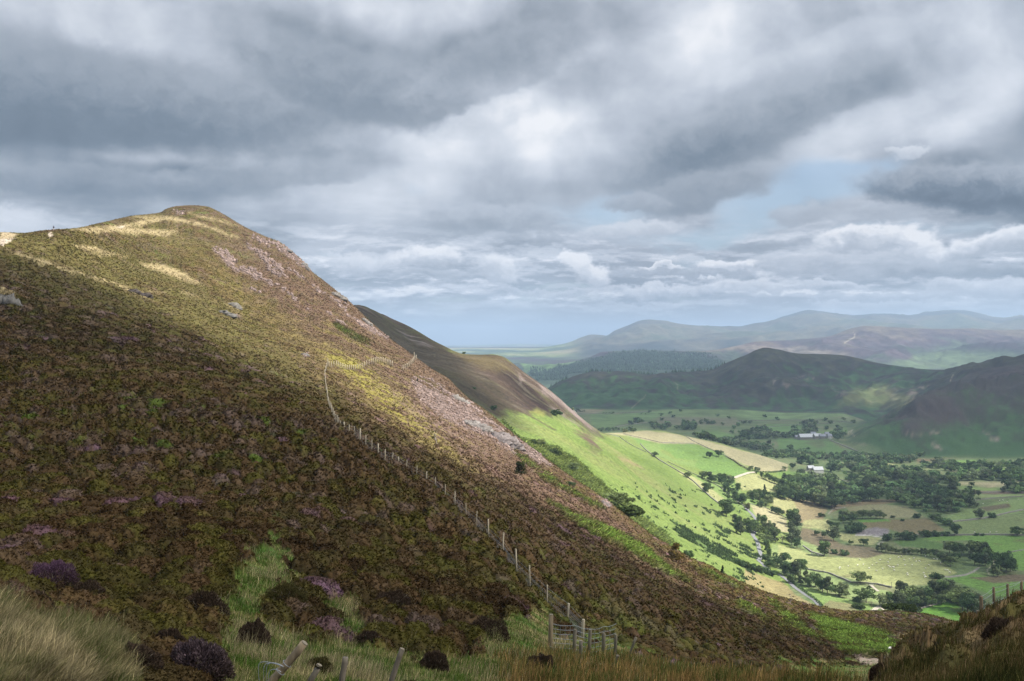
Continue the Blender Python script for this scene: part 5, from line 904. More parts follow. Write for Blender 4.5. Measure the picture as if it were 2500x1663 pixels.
one(cv, 1868, 632, 62, 't6', 'broadleaf_tree', 'left of a close pair of trees under the straw strip'); one(cv, 1918, 632, 62, 't5', 'broadleaf_tree', 'right of a close pair of trees under the straw strip')
one(c6, 1008, 772, 108, 't3', 'broadleaf_tree', 'round oak standing alone on the wall of the sheep field', sx=1.3); one(c6, 1058, 927, 142, 't7', 'broadleaf_tree', 'large spreading tree below the round oak of the sheep field', sx=1.15); one(c6, 985, 915, 50, 'bush', 'bush', 'low bush at the left foot of the large spreading tree', 'bush')
one(c6, 1632, 727, 58, 'bush', 'bush', 'round dark bush at the right corner of the sheep field', 'bush', sx=1.25); one(cv, 370, 490, 58, 't3', 'broadleaf_tree', 'lone tree in the bright green field below the white farm roofs'); one(cv, 520, 600, 140, 't4', 'broadleaf_tree', 'tallest tree rising from the wood below the bright green field')
one(cv, 215, 440, 62, 't3', 'broadleaf_tree', 'round tree at the top left of the bright green field'); one(cv, 2130, 1352, 215, 't2', 'broadleaf_tree', 'huge dark tree beside the winding track on the right', sx=.95)
one(cf, 1760, 595, 50, 't2', 'broadleaf_tree', 'dark tree where the lane meets the straw field'); one(cf, 1695, 585, 50, 't3', 'broadleaf_tree', 'bushy tree left of the dark tree by the straw field'); one(cf, 2325, 700, 78, 't0', 'broadleaf_tree', 'rounded tree at the right end of the bright green field')
many(cf, [(1235, 655, 60), (1255, 665, 80), (1300, 690, 90), (1345, 705, 85), (1395, 690, 80), (1420, 715, 80), (1440, 690, 80), (1500, 700, 75), (1525, 700, 60), (1480, 760, 95), (1460, 790, 80), (1520, 830, 95), (1575, 790, 85), (1585, 905, 115), (1625, 915, 105), (1550, 870, 90), (1640, 880, 90)], 'tree of the wood below the green hill wall', 'trees of the wood under the green hill wall')
many(cf, [(1710, 860, 80), (1745, 870, 85), (1780, 865, 120), (1830, 880, 115), (1870, 925, 115), (1840, 930, 80), (1790, 930, 60), (1690, 830, 60), (1920, 840, 50), (1960, 840, 50)], 'tree of the small wood between straw fields', 'trees of the small wood between straw fields')
many(cf, [(1750, 620, 35), (1800, 650, 55), (1840, 670, 70), (1880, 690, 65), (1925, 710, 70), (1970, 725, 70), (2010, 735, 60), (2020, 860, 110), (2060, 865, 120), (2090, 800, 110), (2125, 830, 110), (2190, 890, 110), (2160, 760, 80), (2215, 770, 85), (2250, 830, 100), (2300, 900, 110), (2340, 860, 110), (2280, 760, 80), (2330, 800, 90), (2230, 890, 80), (2140, 720, 80)],
     'tree of the long wood below the bright green field', 'trees of the long wood below the bright green field')
many(cf, [(1545, 1100, 95), (1580, 1120, 100), (1600, 1200, 120), (1560, 1180, 100), (1650, 1140, 110), (1690, 1180, 125), (1740, 1190, 130), (1775, 1205, 110), (1790, 1090, 100), (1825, 1140, 120), (1860, 1190, 130), (1890, 1240, 130), (1930, 1280, 115), (1910, 1200, 110)], 'tree of the dark wood around the lane', 'trees of the wood around the lane')
many(cf, [(1820, 1290, 110, 't3'), (1860, 1300, 100, 't3'), (1850, 1370, 120, 't4'), (1870, 1440, 110, 't4'), (1840, 1470, 90, 't1'), (1890, 1510, 85, 't0'), (1870, 1510, 70, 't2')], 'light green tree right of the lane', 'light green trees along the lane')
many(cf, [(2070, 1060, 100, 't4'), (2130, 1060, 110, 't4'), (2095, 1110, 150, 't4'), (2140, 1140, 130, 't6'), (2080, 1200, 120, 't6'), (2110, 1250, 130, 't5'), (2150, 1270, 110, 't6'), (2090, 1300, 120, 't5'), (2140, 1330, 100, 't0')], 'tree of the tall narrow clump above the sheep field', 'trees of the tall narrow clump')
many(cf, [(1900, 985, 60), (1930, 1000, 70), (1965, 1008, 65), (2000, 1010, 50), (1800, 940, 40), (2100, 570, 60), (2160, 630, 60), (2190, 630, 65), (2020, 580, 40)], 'small bushy tree edging the straw fields', 'small bushy trees at the straw fields')
many(cf, [(1570, 1480, 60), (1610, 1500, 70), (1650, 1520, 70), (1700, 1540, 75), (1750, 1550, 75), (1800, 1565, 70), (1850, 1570, 70), (1900, 1590, 60)], 'bush of the thicket below the steep green slope', 'bushes of the thicket under the green slope', 'bush', ['bush', 'bush2'], 'bush')
many(cv, [(500, 930, 60), (560, 940, 65), (480, 910, 50), (620, 900, 95), (655, 865, 100), (600, 860, 90), (700, 890, 95), (735, 860, 85), (760, 850, 80), (805, 850, 98), (830, 850, 80), (885, 850, 80), (935, 850, 92), (975, 850, 85), (1005, 850, 60)], 'tree of the clump beside the round straw meadow', 'trees of the clump beside the straw meadow')
many(cv, [(690, 980, 80), (740, 978, 112), (775, 960, 80), (1045, 1060, 80), (1165, 1052, 85), (1200, 1040, 60), (1250, 1048, 92), (1300, 1052, 62), (1395, 1030, 82), (1430, 1020, 60), (1500, 1018, 65), (1540, 1015, 40), (1590, 1012, 45), (1625, 1010, 40)], 'bush in line with the grey river bank', 'bushes in line with the grey river bank', 'bush', ['bush', 't2', 't0'], 'bush')
many(cv, [(950, 1160, 60), (990, 1165, 80), (1030, 1172, 92), (1080, 1182, 75), (1120, 1185, 65), (1160, 1188, 55), (1200, 1190, 62), (1240, 1190, 60), (1280, 1190, 62), (1330, 1195, 62), (1375, 1198, 65), (1410, 1202, 68), (1450, 1208, 75), (1500, 1220, 85), (1540, 1235, 85), (1565, 1270, 100), (1600, 1290, 115), (1650, 1305, 110)],
     'tree of the belt above the sheep field', 'trees of the belt above the sheep field')
many(cv, [(1598, 1110, 50), (1640, 1180, 115), (1680, 1190, 130), (1720, 1200, 130), (1755, 1195, 100), (1690, 1260, 90), (1860, 1190, 120), (1890, 1200, 155), (1930, 1210, 150), (1975, 1220, 140), (2000, 1240, 110), (1840, 1250, 90), (1880, 1290, 110), (1930, 1300, 130), (1980, 1300, 120), (2060, 1395, 100), (2100, 1405, 80), (2180, 1370, 160), (2220, 1350, 130)],
     'tree of the deep green hollow at right', 'trees of the deep green hollow')
many(c6, [(440, 700, 120), (400, 705, 115), (480, 715, 125), (520, 690, 130), (430, 765, 75), (470, 765, 80), (560, 765, 100), (520, 780, 80), (600, 792, 105), (640, 795, 115), (590, 800, 80), (700, 835, 120), (740, 845, 130), (670, 820, 90), (810, 865, 95), (860, 868, 112), (895, 885, 70), (840, 880, 60), (395, 640, 60)],
     'tree of the belt beside the lower lane', 'trees of the belt beside the lower lane')
many(c6, [(1210, 960, 110), (1250, 962, 125), (1290, 960, 110), (1335, 900, 150), (1370, 900, 130), (1310, 970, 130), (1360, 965, 120), (1400, 940, 130), (1430, 965, 120), (1470, 930, 150), (1500, 960, 140), (1545, 945, 150), (1580, 940, 120), (1620, 900, 150), (1650, 860, 140), (1690, 900, 160), (1730, 900, 170), (1770, 890, 120), (1810, 930, 150), (1850, 990, 170), (1890, 1010, 170), (1930, 1020, 160), (1970, 1030, 140), (1870, 920, 130), (1920, 950, 130), (1960, 960, 120), (1600, 960, 110), (1680, 940, 100)],
     'large tree of the wood behind the saddle', 'trees of the wood behind the saddle')
many(c6, [(1240, 990, 60), (1300, 1000, 70), (1360, 1000, 70), (1420, 1005, 70), (1470, 1000, 60), (970, 970, 40), (1020, 980, 45)], 'grey-green bush before the wood behind the saddle', 'bushes before the wood behind the saddle', 'bush', ['bush2'], 'bush')
# woods filled tree by tree
def inpoly(x, y, p):
    c = False
    for i in range(len(p)):
        x1, y1 = p[i]; x2, y2 = p[i-1]
        if (y1 > y) != (y2 > y) and x < (x2-x1)*(y-y1)/(y2-y1)+x1: c = not c
    return c
def fill(cropf, poly, step, hm, zone=12, jit=.5):
    p = cropf(poly); us = [q[0] for q in p]; vs = [q[1] for q in p]; o = []; v = min(vs)
    while v < max(vs):
        u = min(us)+R.random()*step
        while u < max(us):
            a, b = u+R.uniform(-jit, jit)*step, v+R.uniform(-jit, jit)*step*.4
            if inpoly(a, b, p): o.append((a, b, hm*R.uniform(.7, 1.35), zone))
            u += step
        v += step*.42
    return o
WOODS = fill(cv, [(100, 330), (200, 280), (340, 300), (560, 330), (700, 310), (1000, 345), (1250, 400), (1500, 450), (1730, 500), (1720, 575), (1500, 560), (1380, 640), (1200, 620), (1100, 650), (1000, 650), (880, 610), (840, 540), (680, 480), (660, 430), (520, 410), (340, 350)], 22, 15)
WOODS += fill(cv, [(1020, 690), (1200, 630), (1500, 620), (1870, 690), (1890, 740), (1780, 800), (1450, 810), (1260, 720)], 19, 14)
WOODS += fill(cv, [(1420, 830), (1500, 870), (1620, 940), (1640, 920), (1500, 830)], 11, 7)
WOODS += fill(cv, [(20, 640), (100, 480), (200, 500), (480, 500), (580, 600), (720, 570), (860, 570), (1000, 650), (960, 690), (640, 740), (500, 760), (300, 700), (200, 680)], 17, 14)
WOODS += fill(cv, [(1330, 330), (1700, 305), (1760, 370), (1900, 345), (2380, 330), (2380, 365), (1900, 385), (1720, 410), (1380, 370)], 13, 11)
WOODS += fill(cv, [(1650, 440), (1900, 425), (2160, 430), (2200, 400), (2400, 430), (2400, 500), (1700, 490)], 13, 12) + fill(cv, [(2130, 620), (2200, 560), (2400, 560), (2400, 625)], 14, 13) + fill(cv, [(1480, 640), (1560, 590), (1660, 620), (1640, 660)], 14, 13)
FARW = fill(cv, [(-120, 225), (200, 215), (500, 270), (760, 250), (900, 265), (1300, 285), (1300, 325), (700, 305), (500, 300), (-120, 270)], 11, 11) + fill(cb, [(520, 1060), (660, 1060), (640, 1150), (560, 1150)], 10, 14, 2) + fill(cb, [(0, 1160), (200, 1090), (300, 1160), (500, 1140), (540, 1180), (100, 1195), (0, 1195)], 10, 12, 2)
FARW += fill(cb, [(770, 1160), (850, 1125), (900, 1165), (820, 1195)], 9, 12, 2) + fill(cb, [(-300, 1180), (0, 1210), (300, 1270), (300, 1300), (0, 1260), (-300, 1210)], 10, 11, 2) + fill(c7, [(1640, 1060), (1800, 1080), (1780, 1120), (1680, 1110)], 9, 11, 2) + fill(c7, [(1900, 1060), (2030, 1095), (2010, 1120), (1910, 1115)], 9, 12, 2)
FARW += fill(c7, [(1420, 1060), (1560, 1020), (1580, 1045), (1480, 1070)], 8, 10, 2)+fill(c7, [(2030, 1040), (2130, 1040), (2190, 1070), (2060, 1075)], 9, 9, 2)+fill(c7, [(1220, 1110), (1520, 1105), (1500, 1125), (1230, 1130)], 9, 8, 2)
for x, y in [(1730, 1035), (1800, 980), (1825, 1010), (1725, 995), (1860, 1100), (2190, 1000), (2290, 1020), (2070, 1145), (2230, 1075), (2310, 1140), (1050, 955), (2000, 1160), (1890, 960), (1635, 970), (2330, 1100), (1790, 1070), (1915, 1050), (1995, 1050)]: FARW += [(1100+x/3.364, 720+y/3.364, 10, 2)]
for x, y in [(230, 1010), (330, 1030), (720, 1040), (770, 1060), (870, 1035), (730, 1110), (830, 1100), (50, 1060), (110, 1060), (470, 1100), (40, 1160), (1500, 1330), (440, 1270), (265, 1232), (430, 1160), (960, 1055), (10, 1080)]: FARW += [(1800+x/3.364, 720+y/3.364, 11, 2)]
FARW += fill(c7, [(1540, 975), (1620, 975), (1620, 985), (1540, 985)], 6, 4, 2)+fill(c7, [(1220, 970), (1350, 968), (1350, 978), (1220, 980)], 5, 4, 2)+fill(c7, [(1000, 955), (1120, 955), (1120, 965), (1000, 966)], 6, 5, 2)
WOODS.sort(key=lambda t: -t[2]/P(t[0], t[1], t[3])[1])
room = max(0, 296-NTREE[0]); print('explicit trees', NTREE[0], 'woods', len(WOODS), 'far', len(FARW))
for (u, v, hm_, z) in WOODS[:room]:
    tree(u, v, 0, TK[R.randrange(9)], 'broadleaf_tree', 'broadleaf tree in the wood filling the middle of the valley', 'tree', 'trees of the valley wood', z, hm=hm_, sx=1.1+.3*R.random())
rest = WOODS[room:]+FARW
def woodland(name, items, label):
    Vs, Fs, Cs, n = [], [], [], 0; g = np.random.RandomState(5); base = []
    for k in range(4):
        V, Fq, cc_, L = crown_np(300+k, 170, 9, .085, (prof_round, prof_wide)[k % 2], (D1, D2, D4, D1)[k], .2); V[:, 2] = V[:, 2]*1.05-.12; base.append((V, Fq, cc_))
    for (u, v, hm_, z) in items:
        p = P(u, v, z); V, Fq, cc_ = base[g.randint(4)]; a = g.rand()*6.28; k = hm_
        W = np.stack([(V[:, 0]*np.cos(a)-V[:, 1]*np.sin(a))*k*1.35+p[0], (V[:, 0]*np.sin(a)+V[:, 1]*np.cos(a))*k*1.35+p[1], V[:, 2]*k+p[2]], 1)
        Vs.append(W); Fs.append(Fq+n); Cs.append(cc_*1.3*(.6+.8*g.rand())); n += len(V)
    o = mesh_np(name, np.concatenate(Vs), np.concatenate(Fs), LEAF, np.concatenate(Cs)); tag(o, label, 'wood', kind='stuff')
woodland('woodland', rest, 'far-off scattered trees, copses and hedgerow trees across the valley floor')
def conifers():
    z = seg('G5', 'S5')*inframe; m = mask([(1418, 885), (1451, 872), (1500, 860), (1640, 857), (1720, 862), (1760, 885), (1790, 900), (1720, 945), (1300, 945), (1290, 905), (1350, 903)], 4, 3, 6)
    n = 5200; x, y, zz, cl, r, c = pick(m*vis, n); h_ = 14*(.5+.8*rs.rand(n)); k = 5; a = np.arange(k)/k*2*np.pi
    V = np.empty((n, k+1, 3)); V[:, :k, 0] = x[:, None]+np.cos(a)*h_[:, None]*.27; V[:, :k, 1] = y[:, None]+np.sin(a)*h_[:, None]*.27; V[:, :k, 2] = zz[:, None]-1; V[:, k] = np.stack([x, y, zz+h_], 1)
    f = np.array([(i, (i+1) % k, k) for i in range(k)]); fc = (np.arange(n)[:, None, None]*(k+1)+f).reshape(-1, 3)
    cc_ = np.repeat((np.array((.05, .08, .045))*np.exp(rs.randn(n)*.35)[:, None])[:, None], k+1, 1).reshape(-1, 3)
    tag(mesh_np('forest', V.reshape(-1, 3), fc, LEAF, cc_, nv=3), 'dark conifer forest covering the hill beyond the valley', 'forest', kind='stuff')
conifers()
# trees and bushes on the near slopes
tree(1271, 1167, 41, 'rowan', 'rowan_tree', 'small round rowan with a pale stem alone on the pink heather slope', 'tree', None, 0)
tree(1651, 1376, 54, 'larch', 'larch', 'orange-brown larch spreading over the lower edge of the heather ridge', 'larch', None, 0, sx=1.15)
tree(1067, 1084, 42, 'sapling', 'birch_sapling', 'thin leaning birch sapling with a white stem among the heather', 'sapling', None, 0, tilt=.25)
tree(1764, 1403, 24, 'cone', 'young_conifer', 'tiny dark spruce on the ridge right of the orange larch', 'conifer', None, 0); tree(1681, 1350, 20, 'bush', 'bush', 'little dark bush on the skyline right of the orange larch', 'bush', None, 0)
tree(1391, 1187, 14, 'bush', 'bush', 'tiny dark bush on the heather right of the pale-stemmed rowan', 'bush', None, 0, sx=1.3); tree(1930, 1474, 30, 'bare', 'dead_tree', 'bare brown sapling at the edge of the heather above the lane', 'dead tree', None, 0, sx=1.5)
tree(1019, 934, 11, 'cone', 'young_conifer', 'tiny dark conifer on the skyline of the heather ridge', 'conifer', None, 0, sx=1.2)
tree(1508, 1252, 42, 't3', 'broadleaf_tree', 'bushy tree at the rocks where heather meets the bracken hollow', 'tree', None, 1, sx=1.6); tree(1536, 1276, 38, 'bush2', 'bush', 'wide bush just below the bushy tree by the rocks', 'bush', None, 1, sx=1.6)
tree(1317, 1088, 20, 'pale', 'bush', 'bright green round bush at the top of the bracken hollow', 'bush', None, 1, sx=1.3); tree(1300, 1083, 12, 'bush2', 'bush', 'small bush left of the bright green bush above the hollow', 'bush', None, 1, sx=1.4); tree(1352, 1110, 18, 'bush2', 'bush', 'bush below the bright green bush in the bracken hollow', 'bush', None, 1, sx=1.4)
tree(1399, 1150, 22, 't3', 'bush', 'bushy tree halfway down the bracken hollow', 'bush', None, 1, sx=1.5)
for u, v, h_, lb in ((1205, 1000, 12, 'tiny bush low on the shaded left part of the green hill'), (1158, 950, 6, 'speck of a bush higher on the shaded part of the green hill'), (1356, 1014, 17, 'dark bush under the rocks on the right shoulder of the hill'), (1366, 1012, 10, 'small bush beside the dark bush under the shoulder rocks'), (1133, 861, 6, 'tiny tree on the grassy saddle of the hill skyline')):
    tree(u, v, h_, 'bush', 'bush', lb, 'bush', None, 1, sx=1.2)
# ---------------------------------------------------------------- walls, lanes, buildings in the valley
def dense(pts, zone, step=6.):
    o = []
    for (u1, v1), (u2, v2) in zip(pts[:-1], pts[1:]):
        n = max(1, int(math.hypot(u2-u1, v2-v1)/step))
        for i in range(n): o.append(P(u1+(u2-u1)*i/n, v1+(v2-v1)*i/n, zone))
    o.append(P(pts[-1][0], pts[-1][1], zone)); return o
def wall(pts, zone, label, h_=1.0, w=.6, name='stone_wall', mat=None, cat='wall', group=None):
    h_ = h_*.75
    q = [(x, y, Hxy(x, y)) for x, y, z in dense(pts, zone)]; v, f = [], []
    for i, p in enumerate(q):
        a = np.array(q[min(i+1, len(q)-1)])-np.array(q[max(i-1, 0)]); a[2] = 0; a /= np.linalg.norm(a)+1e-9; nx_, ny_ = -a[1]*w/2, a[0]*w/2; hh = h_*R.uniform(.8, 1.15)
        v += [(p[0]-nx_*1.2, p[1]-ny_*1.2, p[2]-.5), (p[0]-nx_, p[1]-ny_, p[2]+hh), (p[0]+nx_, p[1]+ny_, p[2]+hh), (p[0]+nx_*1.2, p[1]+ny_*1.2, p[2]-.5)]
    for i in range(len(q)-1):
        for j in range(3): f.append((i*4+j, i*4+j+1, i*4+5+j, i*4+4+j))
    f += [(0, 3, 2, 1), tuple(len(v)-4+j for j in range(4))]
    mb = MB(); mb.add(v, f); return tag(mb.build(name, mat or STONE), label, cat, group)
def hedge(pts, zone, label, h_=2.2, w=1.8, n=None, col=D1, cat='hedge', name='hedgerow'):
    q = dense(pts, zone, 2.5); g = np.random.RandomState(int(pts[0][0])); Vv = []
    for a, b in zip(q[:-1], q[1:]):
        L = math.dist(a[:2], b[:2]); k = max(4, int(L*9))
        for i in range(k):
            t = g.rand(); x = a[0]+(b[0]-a[0])*t+g.randn()*w*.28; y = a[1]+(b[1]-a[1])*t+g.randn()*w*.28; z = a[2]+(b[2]-a[2])*t+g.rand()*h_; Vv.append((x, y, z))
    Vv = np.array(Vv)[:9000]; n = len(Vv); s = .38*(.5+g.rand(n, 1)); t = g.randn(n, 3); t /= np.linalg.norm(t, axis=1)[:, None]; b = np.cross(t, g.randn(n, 3)); b /= np.linalg.norm(b, axis=1)[:, None]
    W = np.stack([Vv-t*s, Vv-b*s, Vv+t*s, Vv+b*s], 1).reshape(-1, 3)
    return tag(mesh_np(name, W, np.arange(n*4).reshape(-1, 4), LEAF, np.repeat(np.array(col)*np.exp(g.randn(n, 1)*.3), 4, 0)), label, cat)
wall(cf([(330, 235), (440, 262), (520, 320), (610, 370), (700, 410)]), 1, 'dark thin wall curving over the top of the green shoulder'); wall(cf([(640, 330), (690, 385), (745, 430), (830, 490), (940, 555), (1050, 620), (1150, 690), (1230, 765), (1310, 840), (1395, 905)]), 1, 'long dark wall down the edge of the steep green hill', 1.6, 1.0)
wall(cf([(480, 235), (700, 285), (850, 320), (1000, 322), (1160, 325)]), 1, 'wall between the straw crest and the green pasture'); wall(cf([(1050, 240), (1160, 310), (1300, 375), (1450, 440), (1560, 510), (1700, 580)]), 1, 'wall between the bright green pasture and the big straw field')
wall(cf([(900, 500), (1080, 585), (1250, 660), (1400, 740), (1560, 880), (1690, 960)]), 1, 'faint wall above the lane wood', 1.1); wall(cf([(1680, 900), (1850, 945), (2040, 1040)]), 12, 'wall above the long straw field left of the tall clump')
wall(cv([(250, 1330), (360, 1350), (480, 1370), (600, 1420), (700, 1462), (870, 1472), (950, 1480), (1080, 1510)]), 12, 'stone wall along the lower edge of the sheep field', 1.5, 1.1); wall(cv([(240, 1110), (320, 1170), (440, 1205)]), 12, 'tumbled stone wall below the tall tree clump', 1.2, 1.5)
wall(cv([(1640, 882), (1800, 868), (1950, 850), (2050, 830), (2200, 795), (2400, 755)]), 12, 'dark wall running right past the square dark tree', 1.8, 1.4); wall(cv([(1330, 1010), (1600, 1012), (1770, 1006), (2050, 1004), (2400, 1010)]), 12, 'dark hedge bank under the big round tree', 1.8, 1.6)
wall(cv([(1700, 710), (1850, 680), (2050, 655), (2400, 632)]), 12, 'thin wall across the upper right pasture', 1.3); wall(cv([(1400, 606), (1900, 604), (2150, 596), (2400, 600)]), 12, 'wall under the brown strip near the valley woods', 1.8, 1.2); wall(cv([(830, 545), (640, 490), (400, 425), (250, 388)]), 12, 'hedge bank along the top of the bright green field', 1.6, 1.2)
wall(cv([(630, 190), (755, 240)]), 2, 'short wall right of the far green fields'); wall(cv([(490, 95), (620, 150), (760, 205)]), 2, 'pale wall slanting right below the farm', 1.6, 1.5); wall(cb([(0, 945), (400, 945), (900, 960)]), 2, 'wall along the foot of the dark fell', 1.5, 1.2)
wall(c7([(1000, 985), (1200, 975), (1450, 968), (1700, 955)]), 2, 'far wall crossing the fields under the dark fell', 1.6, 1.2); wall(c7([(1330, 1090), (1500, 1060), (1700, 1045)]), 2, 'far wall low in the dim fields behind the straw crest', 1.6, 1.2); wall(cb([(120, 1095), (540, 1065), (800, 1050)]), 2, 'far wall above the farm in the dim valley', 1.6, 1.2)
wall(cb([(0, 1035), (300, 1030), (700, 1030), (960, 1050)]), 2, 'far wall through the upper fields of the dim valley', 1.6, 1.2); wall(cv([(2200, 1175), (2400, 1140)]), 12, 'faint wall in the deep green field at the right edge', 1.2)
hedge(c6([(430, 742), (490, 790), (560, 845), (620, 890), (660, 920), (700, 960)]), 12, 'clipped dark hedge following the right side of the lower lane', 2.0, 1.6); hedge(cf([(1460, 455), (1530, 490), (1600, 545), (1690, 585)]), 1, 'brownish hedge between pasture and straw field', 2, 2, col=(.10, .09, .05))
hedge(cf([(1750, 600), (1900, 605), (2030, 590)]), 1, 'thin hedge along the foot of the big straw field', 2, 1.6)
def road(pts, zone, w, name, mat, label=None, up=.22, rails=None):
    q = dense(pts, zone, 3.); v, f = [], []
    for i, p in enumerate(q):
        a = np.array(q[min(i+2, len(q)-1)])-np.array(q[max(i-2, 0)]); a[2] = 0; a /= np.linalg.norm(a)+1e-9
        for s_ in (-1, 1): x, y = p[0]-a[1]*w/2*s_, p[1]+a[0]*w/2*s_; v.append((x, y, max(Hxy(x, y), p[2]-.3)+up))
    f = [(i*2, i*2+1, i*2+3, i*2+2) for i in range(len(q)-1)]; mb = MB(); mb.add(v, f); return tag(mb.build(name, mat), kind='structure')
road(cf([(1540, 655), (1600, 632), (1680, 606), (1740, 600)]), 1, 4.5, 'lane', TRACK); road(cf([(1640, 930), (1670, 968), (1710, 1005), (1745, 1050), (1760, 1100), (1740, 1160), (1715, 1205), (1760, 1265), (1780, 1350), (1800, 1400), (1770, 1450), (1810, 1480), (1880, 1560)]), 12, 3.8, 'lane', ASPH)
road(c6([(340, 690), (410, 738), (470, 798), (560, 860), (640, 910), (690, 970)]), 12, 3.5, 'lane', ASPH); road(c6([(1115, 1000), (1135, 975), (1175, 952)]), 12, 3.6, 'track', TRACK); road(c6([(1230, 1010), (1200, 980), (1160, 960)]), 12, 2., 'track', TRACK); road(c6([(1100, 782), (1130, 810), (1160, 832)]), 12, 2.2, 'track', TRACK)
road(c6([(1500, 972), (1600, 945), (1710, 912)]), 12, 2.4, 'track', TRACK)
def house(u, v, zone, wpx, dm, hm_, rz, label, roof, walls=None, chim=True, wins=3, name='farmhouse', cat='farmhouse', group=None):
    p = P(u, v, zone); w = wpx*p[1]/F; r = empty(name, p, rz, label, cat, group); walls = walls or WHITEW
    mb = MB(); x, y = w/2, dm/2; rh = dm*.38; mb.add([(-x, -y, -1), (x, -y, -1), (x, y, -1), (-x, y, -1), (-x, -y, hm_), (x, -y, hm_), (x, y, hm_), (-x, y, hm_), (-x, 0, hm_+rh), (x, 0, hm_+rh)],
        [(0, 1, 5, 4), (1, 2, 6, 9, 5), (2, 3, 7, 6), (3, 0, 4, 8, 7)]); mb.build('wall', walls, r)
    mb = MB(); e = .35; zz = hm_-e*.38*2; mb.add([(-x-e, -y-e, zz), (x+e, -y-e, zz), (x+e, 0, hm_+rh+.12), (-x-e, 0, hm_+rh+.12), (-x-e, y+e, zz), (x+e, y+e, zz), (-x-e, -y-e, zz+.2), (x+e, -y-e, zz+.2), (x+e, 0, hm_+rh+.32), (-x-e, 0, hm_+rh+.32), (-x-e, y+e, zz+.2), (x+e, y+e, zz+.2)],
        [(6, 7, 8, 9), (9, 8, 11, 10), (0, 3, 2, 1), (3, 4, 5, 2), (0, 1, 7, 6), (4, 10, 11, 5), (1, 2, 8, 7), (2, 5, 11, 8), (0, 6, 9, 3), (3, 9, 10, 4)]); ro = mb.build('roof', roof, r)
    if chim:
        for s_ in (-1, 1): mb = MB(); mb.box((s_*(x-.6), 0, hm_+rh+.5), (.8, .8, 1.4)); mb.build('chimney', STONE, ro)
    for i in range(wins):
        mb = MB(); mb.box((-x+w*(i+.5)/wins, -y-.02, hm_*.55), (1.0, .12, 1.2)); mb.build('window', DARKW, r)
house(1968, 1072, 2, 36, 15, 4.5, .1, 'long low barn with a pale roof, leftmost building of the far farm', PROOF, STONE, False, 0, 'barn', 'barn'); house(1948, 1071, 2, 14, 9, 3.5, .1, 'low dark-walled shed left of the long pale barn', SLATE, STONE, False, 0, 'shed', 'shed')
house(1985, 1066, 2, 12, 9, 6, .1, 'white gabled farmhouse in the middle of the far farm', SLATE); house(1995, 1070, 2, 17, 12, 4.5, .1, 'pale roofed barn in front of the white gabled farmhouse', PROOF, STONE, False, 0, 'barn', 'barn')
house(2008, 1071, 2, 15, 10, 5, .0, 'grey stone barn in the middle of the far farm', SLATE, STONE, False, 0, 'barn', 'barn'); house(2019, 1066, 2, 11, 8, 6, .1, 'small white cottage right of the grey stone barn', SLATE, None, True, 2, 'cottage', 'cottage'); house(2025, 1070, 2, 10, 8, 5, .15, 'white walled building at the right end of the far farm', SLATE, None, False, 2, 'cottage', 'cottage')
house(1996, 1153, 12, 24, 10, 4, .1, 'long white-roofed barn at the edge of the valley wood', PROOF, WHITEW, False, 0, 'barn', 'barn'); house(1979, 1149, 12, 15, 8, 4, .1, 'smaller pale-roofed barn left of the long white-roofed barn', PROOF, STONE, False, 0, 'barn', 'barn')
house(1410, 1082, 12, 0.1, 1, 1, 0, 'x', SLATE) if 0 else None
def pole(cropf, x, y0, y1, label, zone=12):
    (u, v), (_, v1) = cropf([(x, y1), (x, y0)]); p = P(u, v, zone); h_ = (v-v1)*p[1]/F; r = empty('telegraph_pole', p, 0, label, 'telegraph pole'); mb = MB(); mb.tube([(0, 0, -.5), (0, 0, h_)], [.2, .14], 6); mb.build('post', WOODG, r); mb = MB(); mb.box((0, 0, h_-.6), (1.6, .12, .12)); mb.build('crossarm', WOODG, r)
pole(c6, 1268, 752, 802, 'thin telegraph pole behind the wall of the sheep field'); pole(c6, 1103, 915, 965, 'thin telegraph pole below the large spreading tree')
p = P(*c6([(1102, 782)])[0], 12); g_ = empty('field_gate', p, .1, 'pale field gate in the stone wall right of the round oak', 'gate')
for z in (.3, .7, 1.1): mb = MB(); mb.box((0, 0, z), (4.5, .08, .1)); mb.build('bar', GATEM, g_)
for x in (-2.3, 2.3): mb = MB(); mb.box((x, 0, .6), (.2, .2, 1.5)); mb.build('post', WOODG, g_)
# ---------------------------------------------------------------- sheep
def sheep_meshes(k=1.0, grazing=True):
    mb = MB(); pts = []; rad = []
    for i in range(9): t = i/8; pts.append((-.48+.96*t, 0, .62+.04*math.sin(t*3.1))); rad.append(.06+.25*math.sin(math.pi*(.08+.86*t))**.6)
    mb.tube(pts, rad, 10); body = mb.build('fleece', WOOL, None, True)
    mb = MB(); hz0 = .22 if grazing else .85; mb.tube([(.40, 0, .68), (.56, 0, .55 if grazing else .82), (.66, 0, hz0+.12), (.74, 0, hz0), (.80, 0, hz0-.1)], [.13, .10, .09, .075, .035], 8)
    for s_ in (-1, 1): mb.tube([(.65, s_*.07, hz0+.13), (.62, s_*.17, hz0+.12)], [.03, .012], 5)
    head = mb.build('head', WOOL, None, True); mb = MB()
    for x in (-.32, .30):
        for s_ in (-1, 1): mb.tube([(x, s_*.12, .52), (x+.02, s_*.12, .28), (x, s_*.12, 0), (x+.03, s_*.12, -.02)], [.06, .035, .028, .03], 6)
    legs = mb.build('legs', BARK, None, True); out = [(o.name.split('.')[0], o.data) for o in (body, head, legs)]
    for o in (body, head, legs): C.objects.unlink(o); bpy.data.objects.remove(o)
    return out
SHM = sheep_meshes()
